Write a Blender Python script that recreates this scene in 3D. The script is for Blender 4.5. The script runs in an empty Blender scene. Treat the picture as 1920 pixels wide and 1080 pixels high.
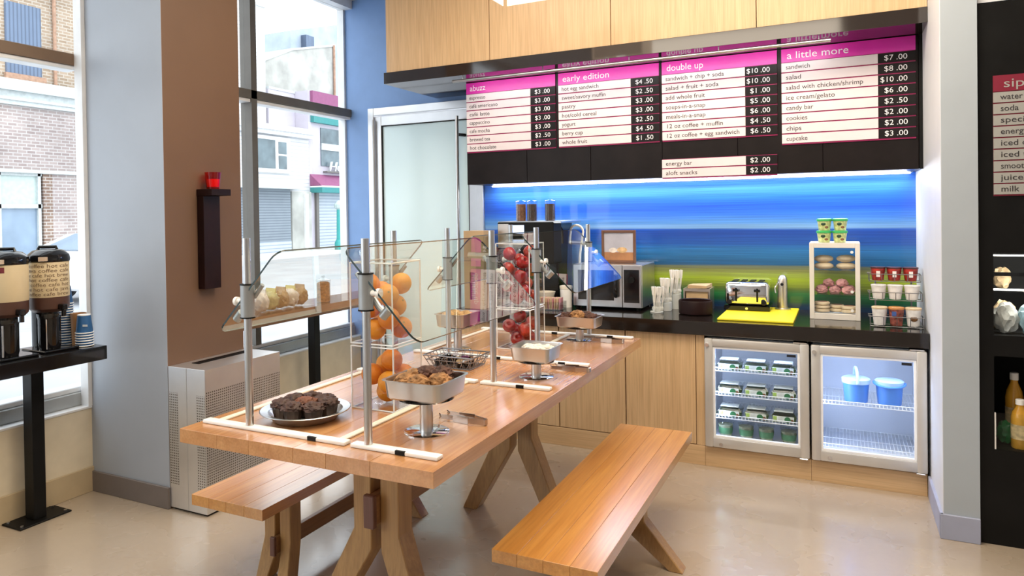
import bpy, bmesh, math, random
from mathutils import Vector, Matrix, noise
random.seed(7)
R = math.radians
scene = bpy.context.scene
COL = scene.collection

# ---------------------------------------------------------------- camera
cam_d = bpy.data.cameras.new('camera'); cam = bpy.data.objects.new('camera', cam_d); COL.objects.link(cam)
cam_d.sensor_width = 36.0; cam_d.lens = 25.2837; cam_d.shift_x = 0.03545; cam_d.shift_y = -0.06456
cam_d.clip_start = 0.05; cam_d.clip_end = 300
_F = Vector((-0.45395112, 0.89095188, -0.01153778)); _R = Vector((0.8909889, 0.45377476, -0.01507473)); _U = Vector((0.00819531, 0.01712322, 0.9998198))
mw = Matrix.Identity(4)
for i in range(3):
    mw[i][0], mw[i][1], mw[i][2] = _R[i], _U[i], -_F[i]
mw[0][3], mw[1][3], mw[2][3] = 0, 0, 1.4331
cam.matrix_world = mw
scene.camera = cam

# ---------------------------------------------------------------- sky, sun, lamps, exposure
world = bpy.data.worlds.new('overcast_sky'); scene.world = world; world.use_nodes = True
bg = world.node_tree.nodes['Background']
bg.inputs[0].default_value = (0.92, 0.96, 1.0, 1); bg.inputs[1].default_value = 2.9
sd = bpy.data.lights.new('sun', 'SUN'); sd.energy = 0.6; sd.angle = R(25); sd.color = (1.0, 0.97, 0.93)
sun = bpy.data.objects.new('sun', sd); COL.objects.link(sun); sun.rotation_euler = (R(28), R(42), 0)
def area(name, loc, rot, sx, sy, power, col=(1, 1, 1)):
    d = bpy.data.lights.new(name, 'AREA'); d.shape = 'RECTANGLE'; d.size = sx; d.size_y = sy; d.energy = power; d.color = col
    o = bpy.data.objects.new(name, d); COL.objects.link(o); o.location = loc; o.rotation_euler = rot
    return o
WARM = (1.0, 0.86, 0.68)
area('ceiling_light', (-1.5, 2.6, 3.15), (0, 0, 0), 1.6, 1.6, 46, WARM)
area('ceiling_light', (-1.0, 0.3, 3.15), (0, 0, 0), 2.0, 1.4, 52, WARM)
area('ceiling_light', (-0.2, 2.9, 3.15), (0, 0, 0), 1.2, 1.0, 46, WARM)
vs = scene.view_settings
vs.view_transform = 'Standard'; vs.look = 'None'; vs.gamma = 1.0; vs.exposure = 0.15; vs.use_curve_mapping = False
scene.cycles.max_bounces = 10; scene.cycles.transparent_max_bounces = 24

# ---------------------------------------------------------------- material helpers
MATS = {}
def nodes_of(name):
    m = bpy.data.materials.new(name); m.use_nodes = True
    nt = m.node_tree; b = nt.nodes['Principled BSDF']
    MATS[name] = m
    return m, nt, b
def N(nt, t, **kw):
    n = nt.nodes.new(t)
    for k, v in kw.items(): setattr(n, k, v)
    return n
def ramp(nt, stops, interp='LINEAR'):
    r = N(nt, 'ShaderNodeValToRGB'); cr = r.color_ramp; cr.interpolation = interp
    while len(cr.elements) > 1: cr.elements.remove(cr.elements[-1])
    cr.elements[0].position = stops[0][0]; cr.elements[0].color = (*stops[0][1], 1)
    for p, c in stops[1:]:
        e = cr.elements.new(p); e.color = (*c, 1)
    return r
def sc(c, k): return tuple(min(1, x * k) for x in c)
def mat(name, col, rough=0.5, metal=0.0, var=0.06, scale=9, emit=None, es=0, bump=0, spec=None, coat=0, bscale=60):
    m, nt, b = nodes_of(name); L = nt.links
    tc = N(nt, 'ShaderNodeTexCoord'); nz = N(nt, 'ShaderNodeTexNoise'); nz.inputs['Scale'].default_value = scale; nz.inputs['Detail'].default_value = 4
    L.new(tc.outputs['Object'], nz.inputs['Vector'])
    r = ramp(nt, [(0.3, sc(col, 1 - var)), (0.7, sc(col, 1 + var))]); L.new(nz.outputs['Fac'], r.inputs[0]); L.new(r.outputs[0], b.inputs['Base Color'])
    b.inputs['Roughness'].default_value = rough; b.inputs['Metallic'].default_value = metal
    if spec is not None: b.inputs['Specular IOR Level'].default_value = spec
    if coat: b.inputs['Coat Weight'].default_value = coat; b.inputs['Coat Roughness'].default_value = 0.08
    if emit: b.inputs['Emission Color'].default_value = (*emit, 1); b.inputs['Emission Strength'].default_value = es
    if bump:
        n2 = N(nt, 'ShaderNodeTexNoise'); n2.inputs['Scale'].default_value = bscale; n2.inputs['Detail'].default_value = 5; L.new(tc.outputs['Object'], n2.inputs['Vector'])
        bp = N(nt, 'ShaderNodeBump'); bp.inputs['Strength'].default_value = bump; bp.inputs['Distance'].default_value = 0.01
        L.new(n2.outputs['Fac'], bp.inputs['Height']); L.new(bp.outputs[0], b.inputs['Normal'])
    return m
def wood(name, c1, c2, axis='Y', rough=0.3, scale=1.0, tone=0.12, coat=0.0, figure=1.0):
    m, nt, b = nodes_of(name); L = nt.links
    tc = N(nt, 'ShaderNodeTexCoord'); mp = N(nt, 'ShaderNodeMapping')
    s = [14 * scale] * 3; s['XYZ'.index(axis)] = 0.9 * scale; mp.inputs['Scale'].default_value = s
    oi = N(nt, 'ShaderNodeObjectInfo')
    cx = N(nt, 'ShaderNodeCombineXYZ'); mm = N(nt, 'ShaderNodeMath', operation='MULTIPLY'); mm.inputs[1].default_value = 7
    L.new(oi.outputs['Random'], mm.inputs[0]); L.new(mm.outputs[0], cx.inputs[0]); L.new(mm.outputs[0], cx.inputs[1]); L.new(mm.outputs[0], cx.inputs[2])
    L.new(cx.outputs[0], mp.inputs['Location']); L.new(tc.outputs['Object'], mp.inputs[0])
    n1 = N(nt, 'ShaderNodeTexNoise'); n1.inputs['Scale'].default_value = 1.6; n1.inputs['Detail'].default_value = 7; n1.inputs['Roughness'].default_value = 0.62; n1.inputs['Distortion'].default_value = 0.8 * figure
    L.new(mp.outputs[0], n1.inputs['Vector'])
    r = ramp(nt, [(0.28, c1), (0.5, sc(tuple((a + d) / 2 for a, d in zip(c1, c2)), 1.0)), (0.72, c2)])
    L.new(n1.outputs['Fac'], r.inputs[0])
    mp2 = N(nt, 'ShaderNodeMapping'); s2 = [90 * scale] * 3; s2['XYZ'.index(axis)] = 2.5 * scale; mp2.inputs['Scale'].default_value = s2; L.new(tc.outputs['Object'], mp2.inputs[0])
    n2 = N(nt, 'ShaderNodeTexNoise'); n2.inputs['Scale'].default_value = 1.5; n2.inputs['Detail'].default_value = 3; L.new(mp2.outputs[0], n2.inputs['Vector'])
    r2 = ramp(nt, [(0.35, (0.82, 0.8, 0.78)), (0.6, (1, 1, 1))]); L.new(n2.outputs['Fac'], r2.inputs[0])
    mx = N(nt, 'ShaderNodeMix', data_type='RGBA', blend_type='MULTIPLY'); mx.inputs[0].default_value = 0.8; L.new(r.outputs[0], mx.inputs[6]); L.new(r2.outputs[0], mx.inputs[7])
    hs = N(nt, 'ShaderNodeHueSaturation'); mr = N(nt, 'ShaderNodeMapRange'); mr.inputs['To Min'].default_value = 1 - tone; mr.inputs['To Max'].default_value = 1 + tone
    L.new(oi.outputs['Random'], mr.inputs[0]); L.new(mr.outputs[0], hs.inputs['Value']); L.new(mx.outputs[2], hs.inputs['Color']); L.new(hs.outputs[0], b.inputs['Base Color'])
    b.inputs['Roughness'].default_value = rough
    if coat: b.inputs['Coat Weight'].default_value = coat; b.inputs['Coat Roughness'].default_value = 0.2; b.inputs['Coat IOR'].default_value = 1.7
    return m
def glass(name, tint=(1, 1, 1), rough=0.0, ior=1.5, refl=(1, 1, 1), gain=1.0):
    m = bpy.data.materials.new(name); m.use_nodes = True; nt = m.node_tree; nt.nodes.clear(); L = nt.links
    out = N(nt, 'ShaderNodeOutputMaterial'); tr = N(nt, 'ShaderNodeBsdfTransparent'); gl = N(nt, 'ShaderNodeBsdfGlossy'); mix = N(nt, 'ShaderNodeMixShader')
    fr = N(nt, 'ShaderNodeFresnel'); fr.inputs['IOR'].default_value = ior
    ge = N(nt, 'ShaderNodeNewGeometry'); mul = N(nt, 'ShaderNodeMath', operation='MULTIPLY'); mul.inputs[1].default_value = gain
    inv = N(nt, 'ShaderNodeMath', operation='SUBTRACT'); inv.inputs[0].default_value = 1.0; L.new(ge.outputs['Backfacing'], inv.inputs[1])
    m2 = N(nt, 'ShaderNodeMath', operation='MULTIPLY'); L.new(fr.outputs[0], mul.inputs[0]); L.new(mul.outputs[0], m2.inputs[0]); L.new(inv.outputs[0], m2.inputs[1])
    nz = N(nt, 'ShaderNodeTexNoise'); nz.inputs['Scale'].default_value = 3; r = ramp(nt, [(0.0, sc(tint, 0.985)), (1.0, tint)]); L.new(nz.outputs['Fac'], r.inputs[0]); L.new(r.outputs[0], tr.inputs[0])
    gl.inputs[0].default_value = (*refl, 1); gl.inputs['Roughness'].default_value = rough
    L.new(m2.outputs[0], mix.inputs[0]); L.new(tr.outputs[0], mix.inputs[1]); L.new(gl.outputs[0], mix.inputs[2]); L.new(mix.outputs[0], out.inputs[0])
    MATS[name] = m
    return m

# ---------------------------------------------------------------- mesh helpers
ORG = {}
class B:
    def __init__(s): s.bm = bmesh.new()
    def box(s, x0, x1, y0, y1, z0, z1, bev=0.0, seg=1):
        if x0 > x1: x0, x1 = x1, x0
        if y0 > y1: y0, y1 = y1, y0
        if z0 > z1: z0, z1 = z1, z0
        vs_ = [s.bm.verts.new((x, y, z)) for z in (z0, z1) for x, y in ((x0, y0), (x1, y0), (x1, y1), (x0, y1))]
        fs = [s.bm.faces.new([vs_[i] for i in q]) for q in ((3, 2, 1, 0), (4, 5, 6, 7), (0, 1, 5, 4), (1, 2, 6, 5), (2, 3, 7, 6), (3, 0, 4, 7))]
        if bev:
            es = list({e for f in fs for e in f.edges})
            bmesh.ops.bevel(s.bm, geom=es, offset=bev, segments=seg, affect='EDGES', profile=0.5)
        return s
    def cyl(s, p0, p1, r0, r1=None, n=16, cap=True):
        p0, p1 = Vector(p0), Vector(p1); r1 = r0 if r1 is None else r1
        d = (p1 - p0).normalized(); a = d.orthogonal().normalized(); b_ = d.cross(a)
        A = [s.bm.verts.new(p0 + (a * math.cos(t) + b_ * math.sin(t)) * r0) for t in [2 * math.pi * i / n for i in range(n)]]
        C = [s.bm.verts.new(p1 + (a * math.cos(t) + b_ * math.sin(t)) * r1) for t in [2 * math.pi * i / n for i in range(n)]]
        for i in range(n): s.bm.faces.new((A[i], A[(i + 1) % n], C[(i + 1) % n], C[i]))
        if cap: s.bm.faces.new(A[::-1]); s.bm.faces.new(C)
        return s
    def lathe(s, prof, c=(0, 0), n=24, ell=1.0, capb=True, capt=True):
        rings = []
        for r_, z in prof:
            rings.append([s.bm.verts.new((c[0] + r_ * math.cos(2 * math.pi * i / n), c[1] + r_ * ell * math.sin(2 * math.pi * i / n), z)) for i in range(n)])
        for a, b_ in zip(rings, rings[1:]):
            for i in range(n): s.bm.faces.new((a[i], a[(i + 1) % n], b_[(i + 1) % n], b_[i]))
        if capb: s.bm.faces.new(rings[0][::-1])
        if capt: s.bm.faces.new(rings[-1])
        return s
    def tube(s, pts, r_, n=8, closed=False):
        pts = [Vector(p) for p in pts]; rings = []; prev = None
        m = len(pts)
        for i, p in enumerate(pts):
            if closed: d = pts[(i + 1) % m] - pts[i - 1]
            else: d = pts[min(i + 1, m - 1)] - pts[max(i - 1, 0)]
            d.normalize()
            if prev is None: a = d.orthogonal().normalized()
            else:
                a = prev - d * prev.dot(d); a = a.normalized() if a.length > 1e-6 else d.orthogonal().normalized()
            prev = a; b_ = d.cross(a)
            rings.append([s.bm.verts.new(p + (a * math.cos(2 * math.pi * k / n) + b_ * math.sin(2 * math.pi * k / n)) * r_) for k in range(n)])
        prs = list(zip(rings, rings[1:])) + ([(rings[-1], rings[0])] if closed else [])
        for a, b_ in prs:
            for k in range(n): s.bm.faces.new((a[k], a[(k + 1) % n], b_[(k + 1) % n], b_[k]))
        if not closed: s.bm.faces.new(rings[0][::-1]); s.bm.faces.new(rings[-1])
        return s
    def ball(s, c, r_, sc_=(1, 1, 1), sub=3, amp=0.0, freq=3.0, seed=0.0, flat=None):
        ret = bmesh.ops.create_icosphere(s.bm, subdivisions=sub, radius=1.0)
        for v in ret['verts']:
            d = v.co.copy(); k = 1.0
            if amp: k += amp * noise.noise(d * freq + Vector((seed, seed * 1.7, -seed))) + amp * 0.6 * noise.noise(d * freq * 2.7 + Vector((seed, 3, seed)))
            p = Vector((d.x * sc_[0], d.y * sc_[1], d.z * sc_[2])) * r_ * k
            if flat is not None and p.z < -flat * r_: p.z = -flat * r_
            v.co = p + Vector(c)
        return s
    def prism(s, pts, axis, a0, a1, bev=0):
        def P(u, v, a): return {'x': (a, u, v), 'y': (u, a, v), 'z': (u, v, a)}[axis]
        A = [s.bm.verts.new(P(u, v, a0)) for u, v in pts]; C = [s.bm.verts.new(P(u, v, a1)) for u, v in pts]; n = len(pts)
        fs = [s.bm.faces.new(A[::-1]), s.bm.faces.new(C)]
        for i in range(n): fs.append(s.bm.faces.new((A[i], A[(i + 1) % n], C[(i + 1) % n], C[i])))
        bmesh.ops.recalc_face_normals(s.bm, faces=fs)
        if bev: bmesh.ops.bevel(s.bm, geom=list({e for f in fs for e in f.edges}), offset=bev, segments=1, affect='EDGES')
        return s
    def hexa(s, a, b_):  # two quads joined
        A = [s.bm.verts.new(p) for p in a]; C = [s.bm.verts.new(p) for p in b_]
        fs = [s.bm.faces.new(A[::-1]), s.bm.faces.new(C)] + [s.bm.faces.new((A[i], A[(i + 1) % 4], C[(i + 1) % 4], C[i])) for i in range(4)]
        bmesh.ops.recalc_face_normals(s.bm, faces=fs)
        return s
    def addmesh(s, me, M=None):
        t = bmesh.new(); t.from_mesh(me)
        if M: t.transform(M)
        tmp = bpy.data.meshes.new('tmp'); t.to_mesh(tmp); t.free(); s.bm.from_mesh(tmp); bpy.data.meshes.remove(tmp)
        return s
    def rot(s, ang, axis='Z', c=(0, 0, 0)):
        bmesh.ops.rotate(s.bm, verts=s.bm.verts[:], cent=c, matrix=Matrix.Rotation(ang, 3, axis)); return s
    def out(s, name, m, parent=None, smooth=True, ang=35):
        me = bpy.data.meshes.new(name)
        if parent is None:
            xs = [v.co for v in s.bm.verts]
            o_ = Vector(((min(v.x for v in xs) + max(v.x for v in xs)) / 2, (min(v.y for v in xs) + max(v.y for v in xs)) / 2, min(v.z for v in xs)))
        else: o_ = ORG[parent.name]
        bmesh.ops.translate(s.bm, verts=s.bm.verts[:], vec=-o_)
        s.bm.to_mesh(me); s.bm.free()
        if smooth and len(me.polygons):
            me.polygons.foreach_set('use_smooth', [True] * len(me.polygons)); me.set_sharp_from_angle(angle=R(ang))
        ob = bpy.data.objects.new(name, me); COL.objects.link(ob); me.materials.append(MATS[m])
        if parent is None: ob.location = o_
        else: ob.parent = parent
        ORG[ob.name] = o_
        return ob
def tag(o, label, cat, group=None, kind=None):
    if label: o['label'] = label
    if cat: o['category'] = cat
    if group: o['group'] = group
    if kind: o['kind'] = kind
    return o
def thing(name, label, cat, loc, group=None):
    o = bpy.data.objects.new(name, None); COL.objects.link(o); o.location = loc; o.empty_display_size = 0.05
    ORG[o.name] = Vector(loc)
    return tag(o, label, cat, group)
def struct(o): o['kind'] = 'structure'; return o
def sthing(name, loc=(0, 0, 0)):
    o = bpy.data.objects.new(name, None); COL.objects.link(o); o.location = loc; o.empty_display_size = 0.05; ORG[o.name] = Vector(loc); o['kind'] = 'structure'; return o
def copy_tree(o, loc=None, rotz=None, label=None, group=None, parent=None, scale=None):
    c = o.copy(); COL.objects.link(c)
    if parent is not None: c.parent = parent
    if loc is not None: c.location = loc; ORG[c.name] = Vector(loc)
    if rotz is not None: c.rotation_euler = (0, 0, rotz)
    if scale: c.scale = scale if isinstance(scale, tuple) else (scale,) * 3
    if label: c['label'] = label
    if group: c['group'] = group
    for ch in list(o.children): copy_tree(ch, parent=c)
    return c
DG = []
def text_mesh(s, size, width=None, ext=0.0004, align='LEFT', shear=0):
    cu = bpy.data.curves.new('t', 'FONT'); cu.body = s; cu.size = size; cu.extrude = ext; cu.align_x = align; cu.resolution_u = 3; cu.shear = shear
    ob = bpy.data.objects.new('t', cu); COL.objects.link(ob)
    bpy.context.view_layer.update()
    me = bpy.data.meshes.new_from_object(ob.evaluated_get(bpy.context.evaluated_depsgraph_get()))
    bpy.data.objects.remove(ob); bpy.data.curves.remove(cu)
    if width and len(me.vertices):
        xs = [v.co.x for v in me.vertices]; w = max(xs) - min(xs)
        me.transform(Matrix.Diagonal((width / w, 1, 1, 1)))
    return me
ROTX = Matrix.Rotation(R(90), 4, 'X')     # text facing -Y
ROTXP = Matrix.Rotation(R(90), 4, 'Z') @ ROTX   # text facing +X
def lettering(s, x, y, z, size, m, parent, width=None, align='LEFT', name='lettering', shear=0, ext=0.0004, rot=ROTX):
    me = text_mesh(s, size, width, align=align, shear=shear, ext=ext)
    b = B().addmesh(me, Matrix.Translation((x, y, z)) @ rot); bpy.data.meshes.remove(me)
    return b.out(name, m, parent, smooth=False)

# ---------------------------------------------------------------- materials
mat('ceiling_white', (0.8, 0.79, 0.77), 0.8)
mat('cream_panel', (0.71, 0.63, 0.48), 0.45)
mat('tan_trim', (0.48, 0.38, 0.24), 0.5)
mat('white_frame', (0.82, 0.84, 0.86), 0.35)
mat('grey_frame', (0.45, 0.47, 0.47), 0.35, 0.3)
mat('brown_mullion', (0.17, 0.105, 0.06), 0.4)
mat('dark_mullion', (0.13, 0.12, 0.105), 0.4)
mat('paint_grey', (0.37, 0.41, 0.47), 0.42, var=0.04, scale=3, spec=0.4)
mat('pillar_brown', (0.135, 0.075, 0.045), 0.6, var=0.05, scale=3)
mat('paint_blue', (0.20, 0.35, 0.66), 0.5, var=0.03)
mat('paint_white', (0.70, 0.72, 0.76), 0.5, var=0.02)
mat('paint_white_shaded', (0.40, 0.45, 0.50), 0.55, var=0.02)
mat('trim_lavender', (0.36, 0.39, 0.52), 0.45)
mat('trim_taupe', (0.17, 0.145, 0.135), 0.45)
mat('black_laminate', (0.008, 0.006, 0.006), 0.22, var=0.2)
mat('counter_black', (0.010, 0.007, 0.006), 0.10, var=0.2, spec=0.6)
mat('menu_black', (0.012, 0.009, 0.009), 0.35, var=0.2, spec=0.18)
mat('soffit_black', (0.02, 0.014, 0.012), 0.07, var=0.1, spec=0.9)
mat('matte_black', (0.006, 0.006, 0.006), 0.45, var=0.2, spec=0.18)
mat('gloss_black', (0.006, 0.006, 0.007), 0.08, var=0.1)
mat('espresso_wood', (0.012, 0.003, 0.003), 0.45, var=0.3, spec=0.2)
wood('maple', (0.60, 0.39, 0.205), (0.70, 0.485, 0.27), 'Z', 0.35, 1.0, 0.03, coat=0.15, figure=1.6)
wood('maple_base', (0.58, 0.38, 0.20), (0.68, 0.47, 0.26), 'X', 0.4, 1.0, 0.03)
wood('table_oak', (0.47, 0.205, 0.075), (0.62, 0.32, 0.13), 'Y', 0.25, 1.0, 0.05, coat=0.8)
wood('bench_oak', (0.50, 0.20, 0.035), (0.66, 0.32, 0.075), 'Y', 0.3, 1.0, 0.06, coat=0.9)
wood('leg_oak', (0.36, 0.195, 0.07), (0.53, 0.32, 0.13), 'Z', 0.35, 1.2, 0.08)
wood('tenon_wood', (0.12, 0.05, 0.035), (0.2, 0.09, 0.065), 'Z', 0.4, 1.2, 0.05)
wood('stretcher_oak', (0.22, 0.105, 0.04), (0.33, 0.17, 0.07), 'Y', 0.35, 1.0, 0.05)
mat('steel', (0.62, 0.62, 0.62), 0.28, 1.0, var=0.05)
mat('steel_warm', (0.66, 0.61, 0.56), 0.32, 1.0, var=0.05)
mat('chrome', (0.75, 0.75, 0.76), 0.08, 1.0, var=0.02)
mat('aluminium', (0.72, 0.73, 0.75), 0.38, 0.9, var=0.04)
mat('clamp_grey', (0.36, 0.38, 0.39), 0.35, 0.5)
mat('white_plastic', (0.86, 0.85, 0.82), 0.35, var=0.03)
mat('cream_plastic', (0.80, 0.74, 0.62), 0.4)
mat('edge_dark', (0.012, 0.03, 0.03), 0.2)
mat('frosted', (0.76, 0.94, 0.97), 0.16, var=0.03, scale=1.5, spec=0.5)
mat('lamp_glow', (1, 0.95, 0.88), 0.5, emit=(1, 0.93, 0.82), es=4)
mat('lamp_shade', (0.9, 0.75, 0.6), 0.5, emit=(1, 0.86, 0.7), es=0.75)
mat('led_white', (1, 1, 1), 0.5, emit=(0.85, 0.9, 1.0), es=9)
mat('led_cool', (1, 1, 1), 0.5, emit=(0.62, 0.75, 1.0), es=7)
glass('window_glass', (0.97, 0.985, 0.99), gain=0.5)
glass('guard_glass', (0.93, 0.965, 0.95), gain=1.5)
glass('door_glass', (0.95, 0.97, 0.98), gain=0.5)
glass('acrylic', (0.965, 0.97, 0.972), gain=0.8)
glass('clear_plastic', (0.86, 0.88, 0.88), gain=1.2, rough=0.05)
glass('red_glass', (0.95, 0.10, 0.05), gain=1.0)

def floor_material():
    m, nt, b = nodes_of('polished_concrete'); L = nt.links
    tc = N(nt, 'ShaderNodeTexCoord')
    n1 = N(nt, 'ShaderNodeTexNoise'); n1.inputs['Scale'].default_value = 1.1; n1.inputs['Detail'].default_value = 1.5; L.new(tc.outputs['Object'], n1.inputs['Vector'])
    r1 = ramp(nt, [(0.3, (0.40, 0.325, 0.245)), (0.7, (0.44, 0.365, 0.285))]); L.new(n1.outputs['Fac'], r1.inputs[0])
    n2 = N(nt, 'ShaderNodeTexNoise'); n2.inputs['Scale'].default_value = 38; n2.inputs['Detail'].default_value = 2; L.new(tc.outputs['Object'], n2.inputs['Vector'])
    r2 = ramp(nt, [(0.3, (0.97, 0.97, 0.965)), (0.7, (1.03, 1.03, 1.03))]); L.new(n2.outputs['Fac'], r2.inputs[0])
    mx = N(nt, 'ShaderNodeMix', data_type='RGBA', blend_type='MULTIPLY'); mx.inputs[0].default_value = 0.55; L.new(r1.outputs[0], mx.inputs[6]); L.new(r2.outputs[0], mx.inputs[7])
    L.new(mx.outputs[2], b.inputs['Base Color'])
    n3 = N(nt, 'ShaderNodeTexNoise'); n3.inputs['Scale'].default_value = 5; L.new(tc.outputs['Object'], n3.inputs['Vector'])
    r3 = ramp(nt, [(0.3, (0.24, 0.24, 0.24)), (0.7, (0.32, 0.32, 0.32))]); L.new(n3.outputs['Fac'], r3.inputs[0]); L.new(r3.outputs[0], b.inputs['Roughness'])
    b.inputs['Specular IOR Level'].default_value = 0.6; b.inputs['Coat Weight'].default_value = 0.7; b.inputs['Coat Roughness'].default_value = 0.13; b.inputs['Coat IOR'].default_value = 1.6
floor_material()
def backsplash_material():
    m, nt, b = nodes_of('striped_backsplash'); L = nt.links
    tc = N(nt, 'ShaderNodeTexCoord'); sep = N(nt, 'ShaderNodeSeparateXYZ'); L.new(tc.outputs['Object'], sep.inputs[0])
    mp = N(nt, 'ShaderNodeMapping'); mp.inputs['Scale'].default_value = (0.22, 1, 26); L.new(tc.outputs['Object'], mp.inputs[0])
    nz = N(nt, 'ShaderNodeTexNoise'); nz.inputs['Scale'].default_value = 2.2; nz.inputs['Detail'].default_value = 5; nz.inputs['Roughness'].default_value = 0.6; L.new(mp.outputs[0], nz.inputs['Vector'])
    mr = N(nt, 'ShaderNodeMapRange'); mr.inputs['From Min'].default_value = 0.0; mr.inputs['From Max'].default_value = 0.84; L.new(sep.outputs[2], mr.inputs[0])
    a1 = N(nt, 'ShaderNodeMath', operation='MULTIPLY_ADD'); a1.inputs[1].default_value = 0.075; L.new(nz.outputs['Fac'], a1.inputs[0])
    su = N(nt, 'ShaderNodeMath', operation='SUBTRACT'); su.inputs[1].default_value = 0.0375; L.new(mr.outputs[0], su.inputs[0]); L.new(su.outputs[0], a1.inputs[2])
    st = [(0.0, (0.008, 0.03, 0.11)), (0.05, (0.01, 0.05, 0.10)), (0.075, (0.01, 0.10, 0.04)), (0.12, (0.02, 0.17, 0.05)), (0.15, (0.09, 0.15, 0.03)), (0.19, (0.20, 0.27, 0.03)), (0.23, (0.34, 0.46, 0.02)), (0.265, (0.30, 0.38, 0.06)), (0.30, (0.20, 0.21, 0.07)), (0.325, (0.13, 0.17, 0.12)),
          (0.335, (0.01, 0.10, 0.24)), (0.40, (0.015, 0.15, 0.36)), (0.45, (0.02, 0.18, 0.46)), (0.50, (0.012, 0.10, 0.42)), (0.58, (0.008, 0.07, 0.38)), (0.605, (0.01, 0.10, 0.50)),
          (0.62, (0.22, 0.42, 0.70)), (0.66, (0.10, 0.30, 0.68)), (0.72, (0.03, 0.16, 0.66)), (0.78, (0.012, 0.09, 0.55)), (0.85, (0.02, 0.13, 0.66)), (0.92, (0.05, 0.22, 0.74)), (1.0, (0.02, 0.15, 0.72))]
    r = ramp(nt, st); L.new(a1.outputs[0], r.inputs[0])
    n2 = N(nt, 'ShaderNodeTexNoise'); n2.inputs['Scale'].default_value = 5; n2.inputs['Detail'].default_value = 3
    mp2 = N(nt, 'ShaderNodeMapping'); mp2.inputs['Scale'].default_value = (0.3, 1, 40); L.new(tc.outputs['Object'], mp2.inputs[0]); L.new(mp2.outputs[0], n2.inputs['Vector'])
    r2 = ramp(nt, [(0.3, (0.75, 0.75, 0.75)), (0.7, (1.25, 1.25, 1.25))]); L.new(n2.outputs['Fac'], r2.inputs[0])
    mx = N(nt, 'ShaderNodeMix', data_type='RGBA', blend_type='MULTIPLY'); mx.inputs[0].default_value = 1.0; L.new(r.outputs[0], mx.inputs[6]); L.new(r2.outputs[0], mx.inputs[7])
    L.new(mx.outputs[2], b.inputs['Base Color']); b.inputs['Roughness'].default_value = 0.3
    b.inputs['Coat Weight'].default_value = 0.6; b.inputs['Coat Roughness'].default_value = 0.03
backsplash_material()
def brick_material(name, c1, c2, mortar, sx=1.0):
    m, nt, b = nodes_of(name); L = nt.links
    tc = N(nt, 'ShaderNodeTexCoord'); sep = N(nt, 'ShaderNodeSeparateXYZ'); cb = N(nt, 'ShaderNodeCombineXYZ'); L.new(tc.outputs['Object'], sep.inputs[0]); L.new(sep.outputs[1], cb.inputs[0]); L.new(sep.outputs[2], cb.inputs[1])
    br = N(nt, 'ShaderNodeTexBrick'); br.inputs['Color1'].default_value = (*c1, 1); br.inputs['Color2'].default_value = (*c2, 1); br.inputs['Mortar'].default_value = (*mortar, 1)
    br.inputs['Scale'].default_value = 1.0; br.inputs['Brick Width'].default_value = 0.26 * sx; br.inputs['Row Height'].default_value = 0.095 * sx; br.inputs['Mortar Size'].default_value = 0.014; L.new(cb.outputs[0], br.inputs['Vector'])
    nz = N(nt, 'ShaderNodeTexNoise'); nz.inputs['Scale'].default_value = 0.9; nz.inputs['Detail'].default_value = 6; L.new(tc.outputs['Object'], nz.inputs['Vector'])
    r = ramp(nt, [(0.3, (0.78, 0.76, 0.74)), (0.7, (1.15, 1.13, 1.1))]); L.new(nz.outputs['Fac'], r.inputs[0])
    mx = N(nt, 'ShaderNodeMix', data_type='RGBA', blend_type='MULTIPLY'); mx.inputs[0].default_value = 1; L.new(br.outputs[0], mx.inputs[6]); L.new(r.outputs[0], mx.inputs[7]); L.new(mx.outputs[2], b.inputs['Base Color'])
    b.inputs['Roughness'].default_value = 0.9
brick_material('grey_brick', (0.40, 0.34, 0.33), (0.30, 0.245, 0.24), (0.50, 0.48, 0.48))
brick_material('tan_brick', (0.36, 0.28, 0.21), (0.27, 0.20, 0.14), (0.43, 0.39, 0.34))
brick_material('brown_brick', (0.27, 0.19, 0.15), (0.2, 0.13, 0.1), (0.45, 0.42, 0.4))
def stripes(name, c1, c2, period, axis=2, rough=0.6, duty=0.5, var=0.1, soft=0.08):
    m, nt, b = nodes_of(name); L = nt.links
    tc = N(nt, 'ShaderNodeTexCoord'); sep = N(nt, 'ShaderNodeSeparateXYZ'); L.new(tc.outputs['Object'], sep.inputs[0])
    dv = N(nt, 'ShaderNodeMath', operation='DIVIDE'); dv.inputs[1].default_value = period; L.new(sep.outputs[axis], dv.inputs[0])
    fr = N(nt, 'ShaderNodeMath', operation='FRACT'); L.new(dv.outputs[0], fr.inputs[0])
    r = ramp(nt, [(0, c1), (duty, c1), (min(1, duty + soft), c2), (1, c2)]); L.new(fr.outputs[0], r.inputs[0])
    nz = N(nt, 'ShaderNodeTexNoise'); nz.inputs['Scale'].default_value = 2; nz.inputs['Detail'].default_value = 5; L.new(tc.outputs['Object'], nz.inputs['Vector'])
    r2 = ramp(nt, [(0.3, (1 - var,) * 3), (0.7, (1, 1, 1))]); L.new(nz.outputs['Fac'], r2.inputs[0])
    mx = N(nt, 'ShaderNodeMix', data_type='RGBA', blend_type='MULTIPLY'); mx.inputs[0].default_value = 1; L.new(r.outputs[0], mx.inputs[6]); L.new(r2.outputs[0], mx.inputs[7]); L.new(mx.outputs[2], b.inputs['Base Color'])
    b.inputs['Roughness'].default_value = rough
    return m
stripes('white_siding', (0.62, 0.62, 0.62), (0.42, 0.44, 0.48), 0.16, 2, duty=0.75)
stripes('shutter_dark', (0.22, 0.26, 0.30), (0.13, 0.16, 0.20), 0.11, 2, duty=0.6)
stripes('shutter_light', (0.46, 0.51, 0.57), (0.28, 0.33, 0.40), 0.14, 2, duty=0.65)
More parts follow.
